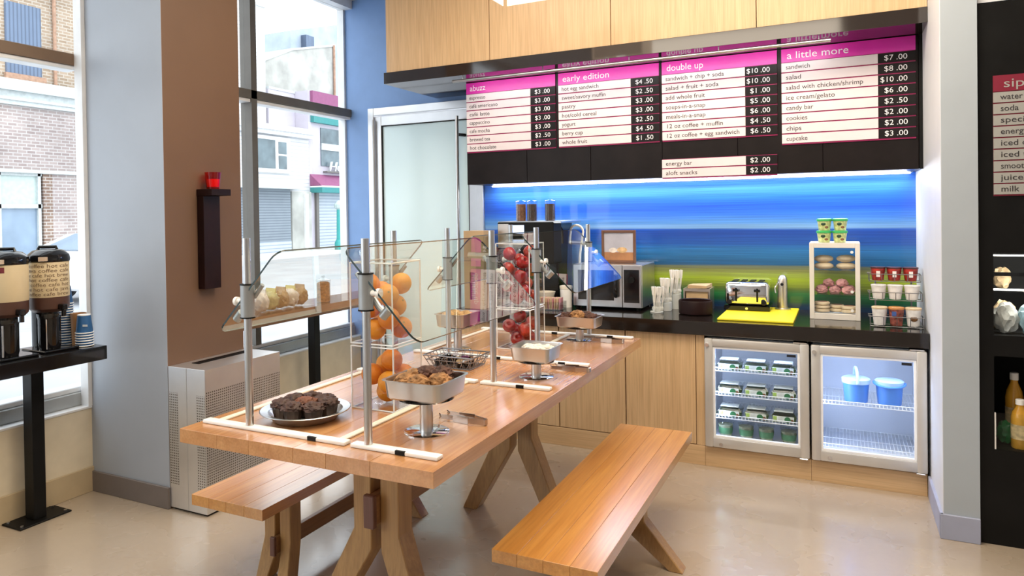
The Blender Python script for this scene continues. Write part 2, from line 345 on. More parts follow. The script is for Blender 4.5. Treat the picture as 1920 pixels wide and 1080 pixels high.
stripes('blind_blue', (0.13, 0.18, 0.27), (0.08, 0.11, 0.17), 0.11, 1, duty=0.6)
mat('stucco', (0.42, 0.42, 0.39), 0.9, var=0.25, scale=1.2)
mat('stucco_blue', (0.36, 0.42, 0.50), 0.9, var=0.15, scale=1)
mat('white_trim', (0.68, 0.69, 0.70), 0.7)
mat('lilac_wall', (0.48, 0.45, 0.51), 0.8, var=0.08, scale=1)
mat('plum_awning', (0.25, 0.07, 0.16), 0.7)
mat('teal_trim', (0.03, 0.22, 0.22), 0.6)
mat('house_glass', (0.10, 0.14, 0.16), 0.15, var=0.4, scale=1.5)
mat('pale_glass', (0.45, 0.54, 0.52), 0.2, var=0.08)
mat('blue_glass', (0.22, 0.30, 0.40), 0.15, var=0.2, scale=1)
mat('stone_grey', (0.50, 0.54, 0.54), 0.8, var=0.12)
mat('rust', (0.36, 0.22, 0.15), 0.85, var=0.2)
mat('asphalt', (0.38, 0.40, 0.43), 0.85, var=0.1, scale=1)
mat('sidewalk', (0.66, 0.67, 0.68), 0.85, var=0.08, scale=2)
mat('car_white', (0.8, 0.81, 0.83), 0.2, coat=0.6, var=0.02)
mat('rubber', (0.02, 0.02, 0.022), 0.7)
mat('teal_paint', (0.04, 0.32, 0.30), 0.5)

# ---------------------------------------------------------------- room shell
WY = 4.84          # back wall plane
WX = -3.547        # window wall inner plane
CZ = 3.2
struct(B().box(-3.8, 4.0, -3.2, WY + 0.2, -0.1, 0).out('floor', 'polished_concrete'))
struct(B().box(-3.8, 4.0, -3.2, WY + 0.2, CZ, CZ + 0.1).out('ceiling', 'ceiling_white'))
struct(B().box(4.0, 4.15, -3.2, 3.9, -0.1, CZ + 0.1).out('wall_right', 'paint_white'))
struct(B().box(-3.8, 4.15, -3.35, -3.2, -0.1, CZ + 0.1).out('wall_front', 'paint_white'))
# back wall with a door opening
wb = B(); wb.box(-3.70, -3.42, WY, WY + 0.2, 0, CZ); wb.box(-3.42, -2.384, WY, WY + 0.2, 2.295, CZ); wb.box(-2.384, 0.379, WY, WY + 0.2, 0, CZ)
struct(wb.out('wall_back', 'paint_blue'))
# white return wall at the right end of the counter
wr = sthing('wall_return', (0.45, 3.7, 0))
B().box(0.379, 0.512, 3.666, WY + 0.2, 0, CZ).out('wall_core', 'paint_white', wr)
B().box(0.381, 0.512, 3.6645, 3.6665, 0.10, CZ).out('wall_face', 'paint_white_shaded', wr)  # front of the same white wall, its shade put into the colour
b = B(); b.box(0.367, 0.512, 3.654, 3.668, 0.0, 0.107, 0.002); b.box(0.367, 0.381, 3.6545, 4.15, 0.0, 0.107, 0.002)
struct(b.out('baseboard_return', 'trim_lavender'))
struct(B().box(0.512, 4.15, 3.69, 3.9, 2.29, CZ).out('wall_header', 'paint_white'))
struct(B().box(1.54, 4.15, 3.69, 3.9, 0, 2.29).out('wall_right_front', 'paint_white'))
# pillar between the two windows
pl = sthing('wall_pillar', (-3.3, 2.7, 0))
B().box(-3.60, -2.966, 2.4546, 2.959, 0, CZ).out('pillar_core', 'paint_grey', pl)
B().box(-3.60, -2.964, 2.4526, 2.4546, 0, CZ).out('pillar_front', 'paint_grey', pl)
B().box(-2.966, -2.964, 2.4546, 2.959, 0, CZ).out('pillar_side', 'pillar_brown', pl)  # side face coloured brown, front face grey
struct(B().box(-3.547, -2.962, 2.440, 2.4526, 0, 0.107, 0.002).out('baseboard_pillar', 'trim_taupe'))
# low walls under the windows
for n, y0, y1 in (('wall_left', -3.2, 2.4526), ('wall_left', 2.959, WY)):
    w = sthing(n, (-3.65, (y0 + y1) / 2, 0))
    B().box(-3.80, WX, y0, y1, 0, 0.438).out('panel', 'cream_panel', w)
    B().box(-3.80, WX + 0.006, y0, y1, 0.438, 0.450, 0.002).out('sill_cap', 'white_frame', w)
    struct(B().box(WX, WX + 0.012, y0, y1, 0, 0.13, 0.002).out('baseboard_left', 'tan_trim'))
def window(n, y0, y1, posts, mat_m, mat_p):
    w = sthing(n, (-3.65, (y0 + y1) / 2, 0.45))
    B().box(-3.72, -3.60, y0, y1, 0.45, 0.52, 0.004).out('window_sill', 'grey_frame', w)
    B().box(-3.70, -3.615, y0, y1, 0.52, 0.548, 0.004).out('bottom_rail', 'white_frame', w)
    B().box(-3.70, -3.58, y0, y1, CZ - 0.07, CZ).out('top_rail', 'white_frame', w)
    for a, c in ((y0, y0 + 0.036), (y1 - 0.05, y1)):
        if a > -3: B().box(-3.60 if y0 < 0 else -3.72, -3.540 if y0 < 0 else -3.655, max(a, c - 0.022), c, 0.45, CZ).out('jamb', 'white_frame', w)
    for a, c in posts: B().box(-3.70, -3.60, a, c, 0.548, CZ).out('mullion_post', mat_p, w)
    B().box(-3.695, -3.60, y0, y1, 2.245, 2.306, 0.002).out('mullion_bar', mat_m, w)
    B().box(-3.70, -3.612, y0, y1, 2.222, 2.2455, 0.002).out('glazing_bead', 'white_frame', w)
    ys = [y0] + [q for p_ in posts for q in p_] + [y1]
    for i in range(0, len(ys), 2):
        for z0, z1 in ((0.548, 2.225), (2.306, CZ - 0.07)):
            gx = -3.596 if y0 < 0 else -3.658
            B().box(gx - .004, gx + .004, ys[i], ys[i + 1], z0, z1).out('pane', 'window_glass', w)
    return w
window('window_1', -3.2, 2.4526, [(0.35, 0.40)], 'brown_mullion', 'brown_mullion')
window('window_2', 2.959, WY, [(3.709, 3.762)], 'dark_mullion', 'dark_mullion')
# door
d = sthing('door_1', (-2.9, WY, 0))
b = B(); b.box(-3.42, -3.365, WY - 0.03, WY + 0.1, 0, 2.295, 0.003); b.box(-2.437, -2.386, WY - 0.03, WY + 0.1, 0, 2.295, 0.003); b.box(-3.365, -2.437, WY - 0.03, WY + 0.1, 2.235, 2.295, 0.003)
b.out('door_frame', 'aluminium', d)
leaf = B().box(-3.36, -3.303, WY - 0.012, WY + 0.03, 0.01, 2.228, 0.003).box(-2.512, -2.441, WY - 0.012, WY + 0.03, 0.01, 2.228, 0.003).box(-3.303, -2.512, WY - 0.012, WY + 0.03, 2.152, 2.228, 0.003).box(-3.303, -2.512, WY - 0.012, WY + 0.03, 0.01, 0.12, 0.003).out('door_leaf', 'aluminium', d)
B().box(-3.296, -2.519, WY + 0.004, WY + 0.014, 0.127, 2.145).out('frosted_pane', 'frosted', leaf)
g = B()
for q in ((-3.303, -3.296, 0.12, 2.152), (-2.519, -2.512, 0.12, 2.152)): g.box(q[0], q[1], WY - 0.008, WY + 0.016, q[2], q[3])
g.box(-3.303, -2.512, WY - 0.008, WY + 0.016, 2.145, 2.152); g.box(-3.303, -2.512, WY - 0.008, WY + 0.016, 0.12, 0.127); g.out('gasket', 'matte_black', leaf)
B().cyl((-3.364, WY - 0.036, 0.02), (-3.364, WY - 0.036, 2.2), 0.009, n=10).out('jamb_shade_rod', 'steel', d)  # added rod standing in for the shading strip between frame and leaf
hd = B().cyl((-2.575, WY - 0.075, 0.35), (-2.575, WY - 0.075, 2.17), 0.014, n=14).out('pull_handle', 'steel', d)
for z in (0.6, 2.03): B().cyl((-2.575, WY - 0.07, z), (-2.545, WY + 0.0, z), 0.012, n=10).out('standoff', 'gloss_black', hd)
# striped backsplash panel and its light
struct(B().box(-2.384, 0.379, WY - 0.008, WY + 0.001, 0.80, 1.64).out('trim_1', 'striped_backsplash'))

# ---------------------------------------------------------------- street outside
GZ = -0.15
struct(B().box(-60, -3.80, -30, 80, GZ - 0.1, GZ).out('street_ground', 'asphalt'))
struct(B().box(-6.2, -3.80, -30, 80, GZ - 0.05, GZ + 0.10).out('pavement_near', 'sidewalk'))
struct(B().box(-21.0, -18.6, -30, 80, GZ - 0.05, GZ + 0.10).out('pavement_far', 'sidewalk'))
bx = thing('brick_building', 'grey brick building with stone band and blue shuttered upper window, across the street', 'building', (-24, 8, GZ))
B().box(-28, -21.0, -6, 13.39, 2.87, 4.72).box(-28, -21.0, 13.39, 19.2, GZ, 4.72).out('wall', 'grey_brick', bx, False)
B().box(-28, -21.02, -6, 19.2, 5.40, 13).out('upper_wall', 'tan_brick', bx, False)
B().box(-28, -20.98, 13.13, 13.40, GZ, 2.87).out('pier', 'brown_brick', bx, False)
b = B(); b.box(-28, -20.7, -6, 19.2, 5.10, 5.42); b.box(-28, -20.85, -6, 19.2, 4.72, 5.10); b.box(-28, -20.8, -6, 19.2, 4.84, 4.92); b.out('stone_band', 'stone_grey', bx, False)
B().box(-21.1, -20.9, -6, 19.2, 2.80, 2.90).out('lintel', 'stone_grey', bx, False)
B().cyl((-20.95, 13.55, 5.42), (-20.95, 13.55, 13), 0.05, n=8).out('downpipe', 'rust', bx)
for y0, y1 in ((9.2, 10.3), (12.14, 13.17)):
    wn = B().box(-21.10, -20.99, y0, y1, 5.62, 7.66).out('window', 'blind_blue', bx, False)
    B().box(-21.0, -20.9, y0 - 0.05, y1 + 0.08, 5.40, 5.62).out('window_ledge', 'rust', wn, False)
wn = B()
for y in (9.4, 10.6, 11.85, 12.98): wn.box(-21.15, -21.0, y, y + 0.09, GZ, 2.8)
wn.box(-21.15, -21.0, 9.4, 13.1, 1.78, 1.9); wn.box(-21.15, -21.0, 9.4, 13.1, 2.72, 2.8)
wn = wn.out('window_frame', 'stone_grey', bx, False)
for y0, y1 in ((9.49, 10.6), (10.69, 11.85), (11.94, 12.98)):
    B().box(-21.12, -21.08, y0, y1, 1.9, 2.72).out('pane', 'pale_glass', wn, False)
    B().box(-21.12, -21.08, y0, y1, GZ, 1.78).out('pane', 'blue_glass', wn, False)
# tall white sided house
tw = thing('white_sided_tower', 'tall narrow white clapboard house rising behind the white shop', 'building', (-23.5, 20.5, GZ))
B().box(-22.95, -21.8, 19.3, 23.3, GZ, 10.3).out('wall', 'white_siding', tw, False)
B().box(-22.95, -21.75, 19.3, 23.35, 10.3, 10.42).out('parapet', 'stone_grey', tw, False)
# white shop
ws = thing('white_shop', 'white clapboard shop with closed grey shutter and wide upstairs window', 'building', (-22, 22.5, GZ))
B().box(-21.7, -21.0, 19.6, 25.05, GZ, 5.15).out('wall', 'white_siding', ws, False)
B().box(-21.7, -20.6, 19.6, 25.05, 4.98, 5.2).box(-21.7, -20.75, 19.6, 25.05, 4.82, 4.98).out('cornice', 'white_trim', ws, False)
b = B(); b.box(-21.0, -20.9, 21.5, 23.75, 3.25, 4.75); wf = b.out('window', 'white_trim', ws, False)
B().box(-20.9, -20.88, 21.6, 22.82, 3.42, 4.6).out('pane', 'house_glass', wf, False)
B().box(-20.9, -20.88, 23.02, 23.5, 4.05, 4.55).out('pane', 'house_glass', wf, False)
B().box(-20.9, -20.88, 23.02, 23.5, 3.42, 3.97).out('pane', 'house_glass', wf, False)
B().box(-21.0, -20.4, 19.6, 23.95, 2.58, 2.86).out('shutter_box', 'stone_grey', ws, False)
B().box(-21.0, -20.92, 20.9, 23.72, 0.38, 2.58).out('roller_shutter', 'shutter_dark', ws, False)
B().box(-21.0, -20.9, 20.9, 23.72, GZ, 0.40).out('stall_riser', 'shutter_light', ws, False)
B().box(-21.0, -20.9, 23.8, 25.05, GZ, 2.5).out('doorway_panel', 'stucco', ws, False)
B().box(-20.92, -20.8, 24.55, 24.75, GZ, 2.4).out('pilaster', 'white_trim', ws, False)
# lilac building behind/above
lb = thing('lilac_shop', 'lilac shop with plum awning, teal trim and white script lettering', 'building', (-22, 27.5, GZ))
B().box(-22, -21.0, 25.06, 31, GZ, 7.0).out('wall', 'lilac_wall', lb, False)
lr2 = thing('rear_lilac_annex', 'plain lilac grey annex above the white shop roof', 'building', (-22.2, 24.2, GZ))
B().box(-22.6, -21.75, 23.4, 25.05, GZ, 6.9).out('wall', 'lilac_wall', lr2, False)
B().box(-22.65, -21.72, 23.4, 25.05, 6.9, 7.0).out('coping', 'stone_grey', lr2, False)
B().box(-21.0, -20.85, 25.2, 31, 6.16, 7.0).out('roof_band', 'plum_awning', lb, False)
B().box(-21.0, -20.83, 25.2, 31, 6.0, 6.12).out('white_band', 'white_trim', lb, False)
B().box(-21.0, -20.80, 25.2, 31, 5.60, 6.0).out('teal_band', 'teal_trim', lb, False)
wf = B().box(-21.0, -20.95, 25.85, 28.6, 3.7, 5.42).out('window', 'house_glass', lb, False)
B().box(-20.96, -20.9, 25.85, 28.6, 4.42, 4.72).out('window_rail', 'stone_grey', wf, False)
B().prism([(-21.0, 3.3), (-20.35, 2.76), (-21.0, 2.76)], 'y', 25.1, 31).out('awning', 'plum_awning', lb, False)
B().box(-21.0, -20.33, 25.1, 31, 2.70, 2.77).out('awning_piping', 'white_trim', lb, False)
B().box(-21.0, -20.33, 25.1, 31, 2.47, 2.70).out('awning_valance', 'teal_trim', lb, False)
B().box(-21.0, -20.93, 25.55, 29.5, GZ, 2.47).out('roller_shutter', 'shutter_light', lb, False)
B().box(-21.0, -20.88, 25.38, 25.55, GZ, 2.47).out('shutter_rail', 'dark_mullion', lb, False)
lettering('Hou', -20.8, 26.15, 3.48, 0.62, 'white_trim', lb, 1.35, shear=0.3, ext=0.04, rot=ROTXP)
B().box(-20.99, -20.75, 26.0, 29, 3.40, 3.46).out('sign_ledge', 'dark_mullion', lb, False)
st = thing('stucco_block', 'weathered grey stucco block with sloping parapet above the shops', 'building', (-26, 28, GZ))
B().prism([(24.3, GZ), (24.3, 8.3), (26.4, 9.25), (29.7, 10.1), (29.7, GZ)], 'x', -28, -23.05).out('wall', 'stucco', st, False)
B().prism([(24.3, 8.3), (26.4, 9.25), (29.7, 10.1), (29.7, 10.2), (26.4, 9.35), (24.3, 8.4)], 'x', -28, -23.0).out('parapet', 'stone_grey', st, False)
B().cyl((-22.98, 29.5, 6.9), (-22.98, 29.5, 10.1), 0.06, n=8).out('downpipe', 'rust', st)
sb_ = thing('blue_stucco_block', 'pale blue rendered block with chimney furthest up in the right window', 'building', (-31, 34, GZ))
B().prism([(32.1, GZ), (32.1, 12.1), (38.5, 14.0), (38.5, GZ)], 'x', -34, -28.1).out('wall', 'stucco_blue', sb_, False)
B().box(-28.1, -27.7, 33.0, 33.7, 10.4, 12.0).out('chimney', 'blind_blue', sb_, False)
# parked car
car = thing('parked_car', 'white car parked at the kerb outside the left window', 'car', (-13, 10.2, GZ))
prof = [(8.35, 0.12), (8.3, 0.55), (8.45, 0.88), (9.1, 1.15), (10.6, 1.2), (11.4, 0.9), (12.1, 0.8), (12.2, 0.4), (12.15, 0.12)]
B().prism(prof, 'x', -13.85, -12.15, 0.05).out('body', 'car_white', car)
B().prism([(8.55, 0.84), (9.13, 1.1), (10.55, 1.15), (11.2, 0.86)], 'x', -12.16, -12.11).out('side_window', 'blue_glass', car)
B().hexa([(-13.6, 8.42, 0.88), (-12.4, 8.42, 0.88), (-12.5, 9.06, 1.16), (-13.5, 9.06, 1.16)], [(-13.6, 8.46, 0.85), (-12.4, 8.46, 0.85), (-12.5, 9.1, 1.13), (-13.5, 9.1, 1.13)]).out('rear_window', 'blue_glass', car)
for y in (8.95, 11.3):
    for x in (-13.8, -12.12): B().cyl((x - 0.09, y, 0.17), (x + 0.09, y, 0.17), 0.32, n=20).out('wheel', 'rubber', car)
sp = thing('street_post', 'teal painted iron post on the far pavement by the light shutter', 'post', (-19.6, 25.3, GZ + 0.1))
B().cyl((-19.6, 25.3, GZ + 0.1), (-19.6, 25.3, 1.7), 0.12, 0.09, n=10).out('shaft', 'teal_paint', sp)
B().lathe([(0.2, GZ + 0.1), (0.2, 0.25), (0.13, 0.4)], (-19.6, 25.3), 10).out('base', 'teal_paint', sp)
B().lathe([(0.09, 1.7), (0.2, 1.78), (0.2, 1.92), (0.05, 2.1)], (-19.6, 25.3), 10).out('cap', 'pale_glass', sp)

# ---------------------------------------------------------------- upper cabinets, menu wall
up = thing('upper_cabinet', 'run of maple wall cabinets above the black menu fascia', 'cabinet', (-1.2, 4.5, 2.331))
B().box(-2.77, 0.379, 4.155, WY, 2.41, CZ).out('carcass', 'menu_black', up)
xs = [-2.778, -1.99, -1.2, -0.401, 0.379]
for i in range(4): B().box(xs[i] + 0.002, xs[i + 1] - 0.002, 4.135, 4.154, 2.408, CZ - 0.001, 0.001).out('door_panel', 'maple', up)
B().box(-2.795, 0.379, 4.128, WY, 2.331, 2.407, 0.001).out('fascia', 'soffit_black', up)
mc = thing('menu_cabinet', 'black panelled bulkhead carrying the menu boards above the counter', 'cabinet', (-1, 4.6, 1.632))
B().box(-2.302, 0.379, 4.412, WY - 0.09, 1.634, 2.331).out('carcass', 'menu_black', mc)
xs = [-2.302, -1.855, -1.417, -0.967, -0.535, -0.091, 0.361]
for i in range(6): B().box(xs[i] + 0.0015, xs[i + 1] - 0.0015, 4.400, 4.412, 1.632, 2.330, 0.001).out('front_panel', 'menu_black', mc)
B().box(0.3625, 0.379, 4.395, 4.412, 1.632, 2.330).out('filler_strip', 'matte_black', mc)
ls = thing('under_cabinet_light', 'slim white light strip under the menu bulkhead washing the striped backsplash', 'light', (-1, WY - 0.06, 1.60))
B().box(-2.3, 0.36, WY - 0.085, WY - 0.03, 1.632, 1.650).out('housing', 'aluminium', ls)
B().box(-2.29, 0.35, WY - 0.075, WY - 0.035, 1.626, 1.632).out('diffuser', 'led_white', ls)
area('backsplash_wash', (-0.97, WY - 0.09, 1.618), (R(-18), 0, 0), 2.6, 0.03, 13, (0.92, 0.95, 1.0))
# light rail in front of the boards
lr = thing('light_rail', 'long thin silver light rail hung in front of the menu boards', 'light', (-1.15, 4.17, 2.29))
B().cyl((-2.275, 4.16, 2.303), (-0.045, 4.16, 2.303), 0.0095, n=12).out('tube', 'steel', lr)
B().box(-2.27, -0.05, 4.165, 4.172, 2.299, 2.307).out('diffuser', 'lamp_glow', lr)
for x in (-2.2, -1.64, -1.1, -0.6, -0.1): B().cyl((x, 4.162, 2.31), (x, 4.162, 2.331), 0.003, n=6).out('hanger', 'steel', lr)
area('case_lamp', (1.02, 3.80, 1.210), (R(15), 0, 0), .9, .03, 6.0, (1, .95, .85))
area('menu_wash', (-1.15, 4.20, 2.295), (R(52), 0, 0), 2.2, 0.02, 2.6, (1, 0.95, 0.92))

mat('magenta', (0.70, 0.025, 0.40), 0.35, var=0.05)
mat('magenta_dark', (0.32, 0.006, 0.09), 0.4)
mat('row_white', (0.78, 0.70, 0.72), 0.4, var=0.03)
mat('row_grey', (0.34, 0.34, 0.32), 0.5, var=0.03)
mat('sips_red', (0.20, 0.008, 0.03), 0.5)
mat('price_black', (0.006, 0.004, 0.005), 0.45, spec=0.25)
mat('ink', (0.035, 0.03, 0.035), 0.5)
mat('letter_white', (0.85, 0.83, 0.85), 0.4)
HZ, RZ = 0.076, 0.0570
def menu_board(x0, px, x1, ztop, title, rows, label, header=True, y=4.3985):
    hz = HZ if header else 0.0
    zb = ztop - hz - RZ * len(rows)
    t = thing('menu_board', label, 'menu board', ((x0 + x1) / 2, y, zb), 'menu boards above the counter')
    B().box(x0, x1, y - 0.004, y, zb - 0.004, ztop).out('backing', 'magenta_dark', t, False)
    if header:
        h_ = B().box(x0, x1, y - 0.008, y - 0.004, ztop - hz, ztop - 0.001).out('header', 'magenta', t, False)
        lettering(title, x0 + 0.028, y - 0.0085, ztop - hz + 0.019, 0.056, 'letter_white', h_, 0.0235 * len(title))
    for i, (s, pz) in enumerate(rows):
        z1 = ztop - hz - RZ * i - 0.003; z0 = z1 - RZ + 0.007
        r_ = B().box(x0, px, y - 0.008, y - 0.004, z0, z1).out('row_strip', 'row_white', t, False)
        lettering(s, x0 + 0.022, y - 0.0085, z0 + 0.014, 0.036, 'ink', r_, 0.0152 * len(s))
        q = B().box(px + 0.001, x1, y - 0.008, y - 0.004, z0, z1).out('price_tile', 'price_black', t, False)
        lettering(pz, x1 - 0.036, y - 0.0085, z0 + 0.012, 0.040, 'letter_white', q, 0.0185 * len(pz) - 0.006, align='RIGHT')
    return t
menu_board(-2.295, -1.820, -1.646, 2.328, 'abuzz', [('espresso', '$3 .00'), ('café americano', '$3 .00'), ('café latte', '$3 .00'), ('cappuccino', '$3 .00'), ('cafe mocha', '$3 .00'), ('brewed tea', '$2 .50'), ('hot chocolate', '$3 .00')], 'pink headed menu board reading abuzz, coffee and tea prices')
menu_board(-1.625, -1.153, -0.980, 2.328, 'early edition', [('hot egg sandwich', '$4 .50'), ('sweet/savory muffin', '$2 .50'), ('pastry', '$3 .00'), ('hot/cold cereal', '$3 .00'), ('yogurt', '$2 .50'), ('berry cup', '$4 .50'), ('whole fruit', '$1 .50')], 'pink headed menu board reading early edition, breakfast prices')
menu_board(-0.963, -0.490, -0.320, 2.328, 'double up', [('sandwich + chip + soda', '$10 .00'), ('salad + fruit + soda', '$10 .00'), ('add whole fruit', '$1 .00'), ('soups-in-a-snap', '$5 .00'), ('meals-in-a-snap', '$6 .00'), ('12 oz coffee + muffin', '$4 .50'), ('12 oz coffee + egg sandwich', '$6 .50')], 'pink headed menu board reading double up, combo meal prices')
menu_board(-0.297, 0.176, 0.348, 2.328, 'a little more', [('sandwich', '$7 .00'), ('salad', '$8 .00'), ('salad with chicken/shrimp', '$10 .00'), ('ice cream/gelato', '$6 .00'), ('candy bar', '$2 .50'), ('cookies', '$2 .00'), ('chips', '$2 .00'), ('cupcake', '$3 .00')], 'pink headed menu board reading a little more, rightmost over the counter')
menu_board(-0.967, -0.490, -0.323, 1.743, '', [('energy bar', '$2 .00'), ('aloft snacks', '$2 .00')], 'small two row menu board reading energy bar and snacks', header=False)

# pendant lamp at the top edge of the picture
pn = thing('pendant_lamp', 'boxy pendant lamp with glowing translucent sides and round bulbs', 'lamp', (-1.42, 3.5, 2.5))
B().box(-1.550, -1.545, 3.10, 3.385, 2.5, 2.72).out('shade_panel', 'lamp_shade', pn, False)
B().box(-1.530, -1.20, 3.395, 3.400, 2.5, 2.72).out('shade_panel', 'lamp_shade', pn, False)
B().box(-1.20, -1.195, 3.10, 3.385, 2.5, 2.72).out('shade_panel', 'lamp_shade', pn, False)
B().box(-1.530, -1.20, 3.085, 3.09, 2.5, 2.72).out('shade_panel', 'lamp_shade', pn, False)
B().box(-1.56, -1.19, 3.08, 3.41, 2.72, 2.735).out('top_plate', 'brown_mullion', pn)
B().cyl((-1.375, 3.24, 2.735), (-1.375, 3.24, CZ), 0.008, n=8).out('stem', 'steel', pn)
for x, y in ((-1.46, 3.33), (-1.36, 3.30), (-1.40, 3.18)):
    bu = B().ball((x, y, 2.54), 0.032).out('bulb', 'lamp_glow', pn); B().cyl((x, y, 2.565), (x, y, 2.72), 0.013, n=8).out('socket', 'white_plastic', bu)

# ---------------------------------------------------------------- counter, base cabinets, fridges
CT = 0.813
ct = tag(B().box(-2.26, 0.377, 4.129, WY - 0.009, 0.736, CT, 0.003).out('worktop', 'counter_black'), 'long black stone worktop under the striped backsplash', 'worktop')
xs = [(-2.25, -1.985), (-1.98, -1.5625), (-1.5575, -1.1465), (-1.1415, -0.742)]
labs = ['maple base cabinet at the far left end of the counter, mostly behind the table', 'maple base cabinet second from left, half hidden by the table', 'maple base cabinet third from left, behind the near bench end', 'maple base cabinet beside the left glass fridge']
for (a, c), lb_ in zip(xs, labs):
    t = thing('base_cabinet', lb_, 'cabinet', ((a + c) / 2, 4.4, 0.112), 'maple base cabinets under the counter')
    B().box(a, c, 4.180, WY - 0.01, 0.112, 0.735).out('carcass', 'maple', t)
    B().box(a + 0.001, c - 0.001, 4.160, 4.179, 0.115, 0.733, 0.001).out('door', 'maple', t)
tag(B().box(-0.7395, -0.694, 4.160, WY - 0.01, 0.112, 0.735, 0.001).out('filler_panel', 'maple'), 'narrow maple filler post between cabinet and left fridge', 'panel')
pk = thing('plinth', 'pale maple plinth running along the floor below cabinets and fridges', 'plinth', (-0.9, 4.3, 0))
for a, c in ((-2.25, -0.694), (-0.693, -0.155), (-0.154, 0.366)): B().box(a, c, 4.158, 4.6, 0, 0.110, 0.001).out('plinth_board', 'maple_base', pk)
mat('fridge_silver', (0.60, 0.58, 0.55), 0.35, 0.45, var=0.04)
mat('fridge_white', (0.72, 0.75, 0.80), 0.5, var=0.03)
mat('wire_white', (0.88, 0.90, 0.93), 0.35)
mat('badge_black', (0.01, 0.01, 0.012), 0.3)
def fridge(x0, x1, label, shelves, handle_light):
    z0, z1, yf, yb = 0.118, 0.722, 4.128, 4.62
    t = thing('glass_door_fridge', label, 'fridge', ((x0 + x1) / 2, 4.35, z0))
    b = B(); k = 0.02
    b.box(x0 + 0.008, x0 + 0.008 + k, yf + 0.045, yb, z0 + .008, z1); b.box(x1 - 0.008 - k, x1 - 0.008, yf + 0.045, yb, z0 + .008, z1); b.box(x0 + 0.008 + k, x1 - 0.008 - k, yf + 0.045, yb, z1 - k, z1); b.box(x0 + .008 + k, x1 - .008 - k, yf + 0.045, yb, z0 + .008, z0 + 0.03); b.box(x0 + .008 + k, x1 - .008 - k, yb - k, yb, z0 + .03, z1 - k)
    b.out('body', 'fridge_white', t)
    dr = B(); fw = 0.046
    dr.box(x0, x0 + fw, yf, yf + 0.042, z0, z1, 0.008, 2); dr.box(x1 - fw, x1, yf, yf + 0.042, z0, z1, 0.008, 2); dr.box(x0 + fw - .006, x1 - fw + .006, yf + 0.001, yf + 0.041, z1 - fw, z1 - .0005, 0.008, 2); dr.box(x0 + fw - .006, x1 - fw + .006, yf + 0.001, yf + 0.041, z0 + .0005, z0 + fw + 0.01, 0.008, 2)
    dr = dr.out('door_frame', 'fridge_silver', t)
    b = B(); e = 0.010
    b.box(x0 + fw, x0 + fw + e, yf + .008, yf + .03, z0 + fw + .01, z1 - fw); b.box(x1 - fw - e, x1 - fw, yf + .008, yf + .03, z0 + fw + .01, z1 - fw); b.box(x0 + fw + e, x1 - fw - e, yf + .008, yf + .03, z1 - fw - e, z1 - fw); b.box(x0 + fw + e, x1 - fw - e, yf + .008, yf + .03, z0 + fw + .01, z0 + fw + .01 + e)
    b.out('gasket', 'wire_white', dr)
    B().box(x0 + fw + e, x1 - fw - e, yf + 0.018, yf + 0.024, z0 + fw + e, z1 - fw - e).out('door_pane', 'door_glass', dr)
    B().cyl((x0 + 0.016, yf - 0.012, z1 - 0.035), (x0 + 0.016, yf + 0.004, z1 - 0.035), 0.0105, n=16).out('lock', 'chrome', dr)
    B().cyl((x0 + 0.085, yf - 0.006, z0 + 0.022), (x0 + 0.085, yf + 0.004, z0 + 0.022), 0.009, n=14).out('keyhole', 'chrome', dr)
    B().box(x1 - fw - 0.062, x1 - fw - 0.018, yf + 0.0145, yf + 0.0175, z1 - fw - 0.030, z1 - fw - 0.017).out('badge', 'badge_black', dr)
    B().box(x1 - 0.075, x1 - 0.01, yf + 0.0, yf + 0.05, z1, z1 + 0.007, 0.002).out('top_hinge', 'chrome', t)
    B().box(x1 - 0.05, x1 - 0.01, yf + 0.0, yf + 0.05, z0 - 0.007, z0, 0.002).out('bottom_hinge', 'chrome', t)
    B().box(x0 + 0.034, x0 + 0.042, yf + 0.055, yf + 0.063, z0 + 0.08, z1 - 0.06).out('light_strip', 'led_cool', t)
    B().box(x0 + 0.06, x1 - 0.06, yf + 0.055, yf + 0.066, z1 - 0.028, z1 - 0.021).out('light_strip', 'led_cool', t)
    area('fridge_lamp', ((x0 + x1) / 2, yf + 0.075, z1 - 0.032), (R(-25), 0, 0), x1 - x0 - 0.12, 0.012, 1.25, (0.56, 0.68, 1.0))
    area('fridge_lamp', (x0 + 0.05, yf + 0.06, (z0 + z1) / 2), (0, R(-90), R(35)), z1 - z0 - 0.16, 0.01, 0.85, (0.56, 0.68, 1.0))
    for z in shelves:
        sx0, sx1, sy0, sy1 = x0 + 0.046, x1 - 0.032, 4.205, 4.585
        s_ = B(); s_.tube([(sx0, sy0, z), (sx1, sy0, z), (sx1, sy1, z), (sx0, sy1, z)], 0.0028, 6, True); s_.tube([(sx0, sy0, z + 0.018), (sx1, sy0, z + 0.018)], 0.0026, 6)
        s_.tube([(sx0, (sy0 + sy1) / 2, z - .003), (sx1, (sy0 + sy1) / 2, z - .003)], 0.0022, 6)
        sh = s_.out('wire_shelf', 'wire_white', t)
        w_ = B(); n = 26
        for i in range(n + 1):
            x = sx0 + (sx1 - sx0) * i / n; w_.tube([(x, sy1, z), (x, sy0, z), (x, sy0, z + 0.018)], 0.0017, 5)
        w_ = w_.out('shelf_wires', 'wire_white', sh); w_['kind'] = 'stuff'
    return t
fridge(-0.690, -0.160, 'left under-counter glass door fridge stocked with snack packs', (0.530, 0.394, 0.266), 0)
fridge(-0.152, 0.366, 'right under-counter glass door fridge holding two blue pails', (0.404, 0.175), 0)

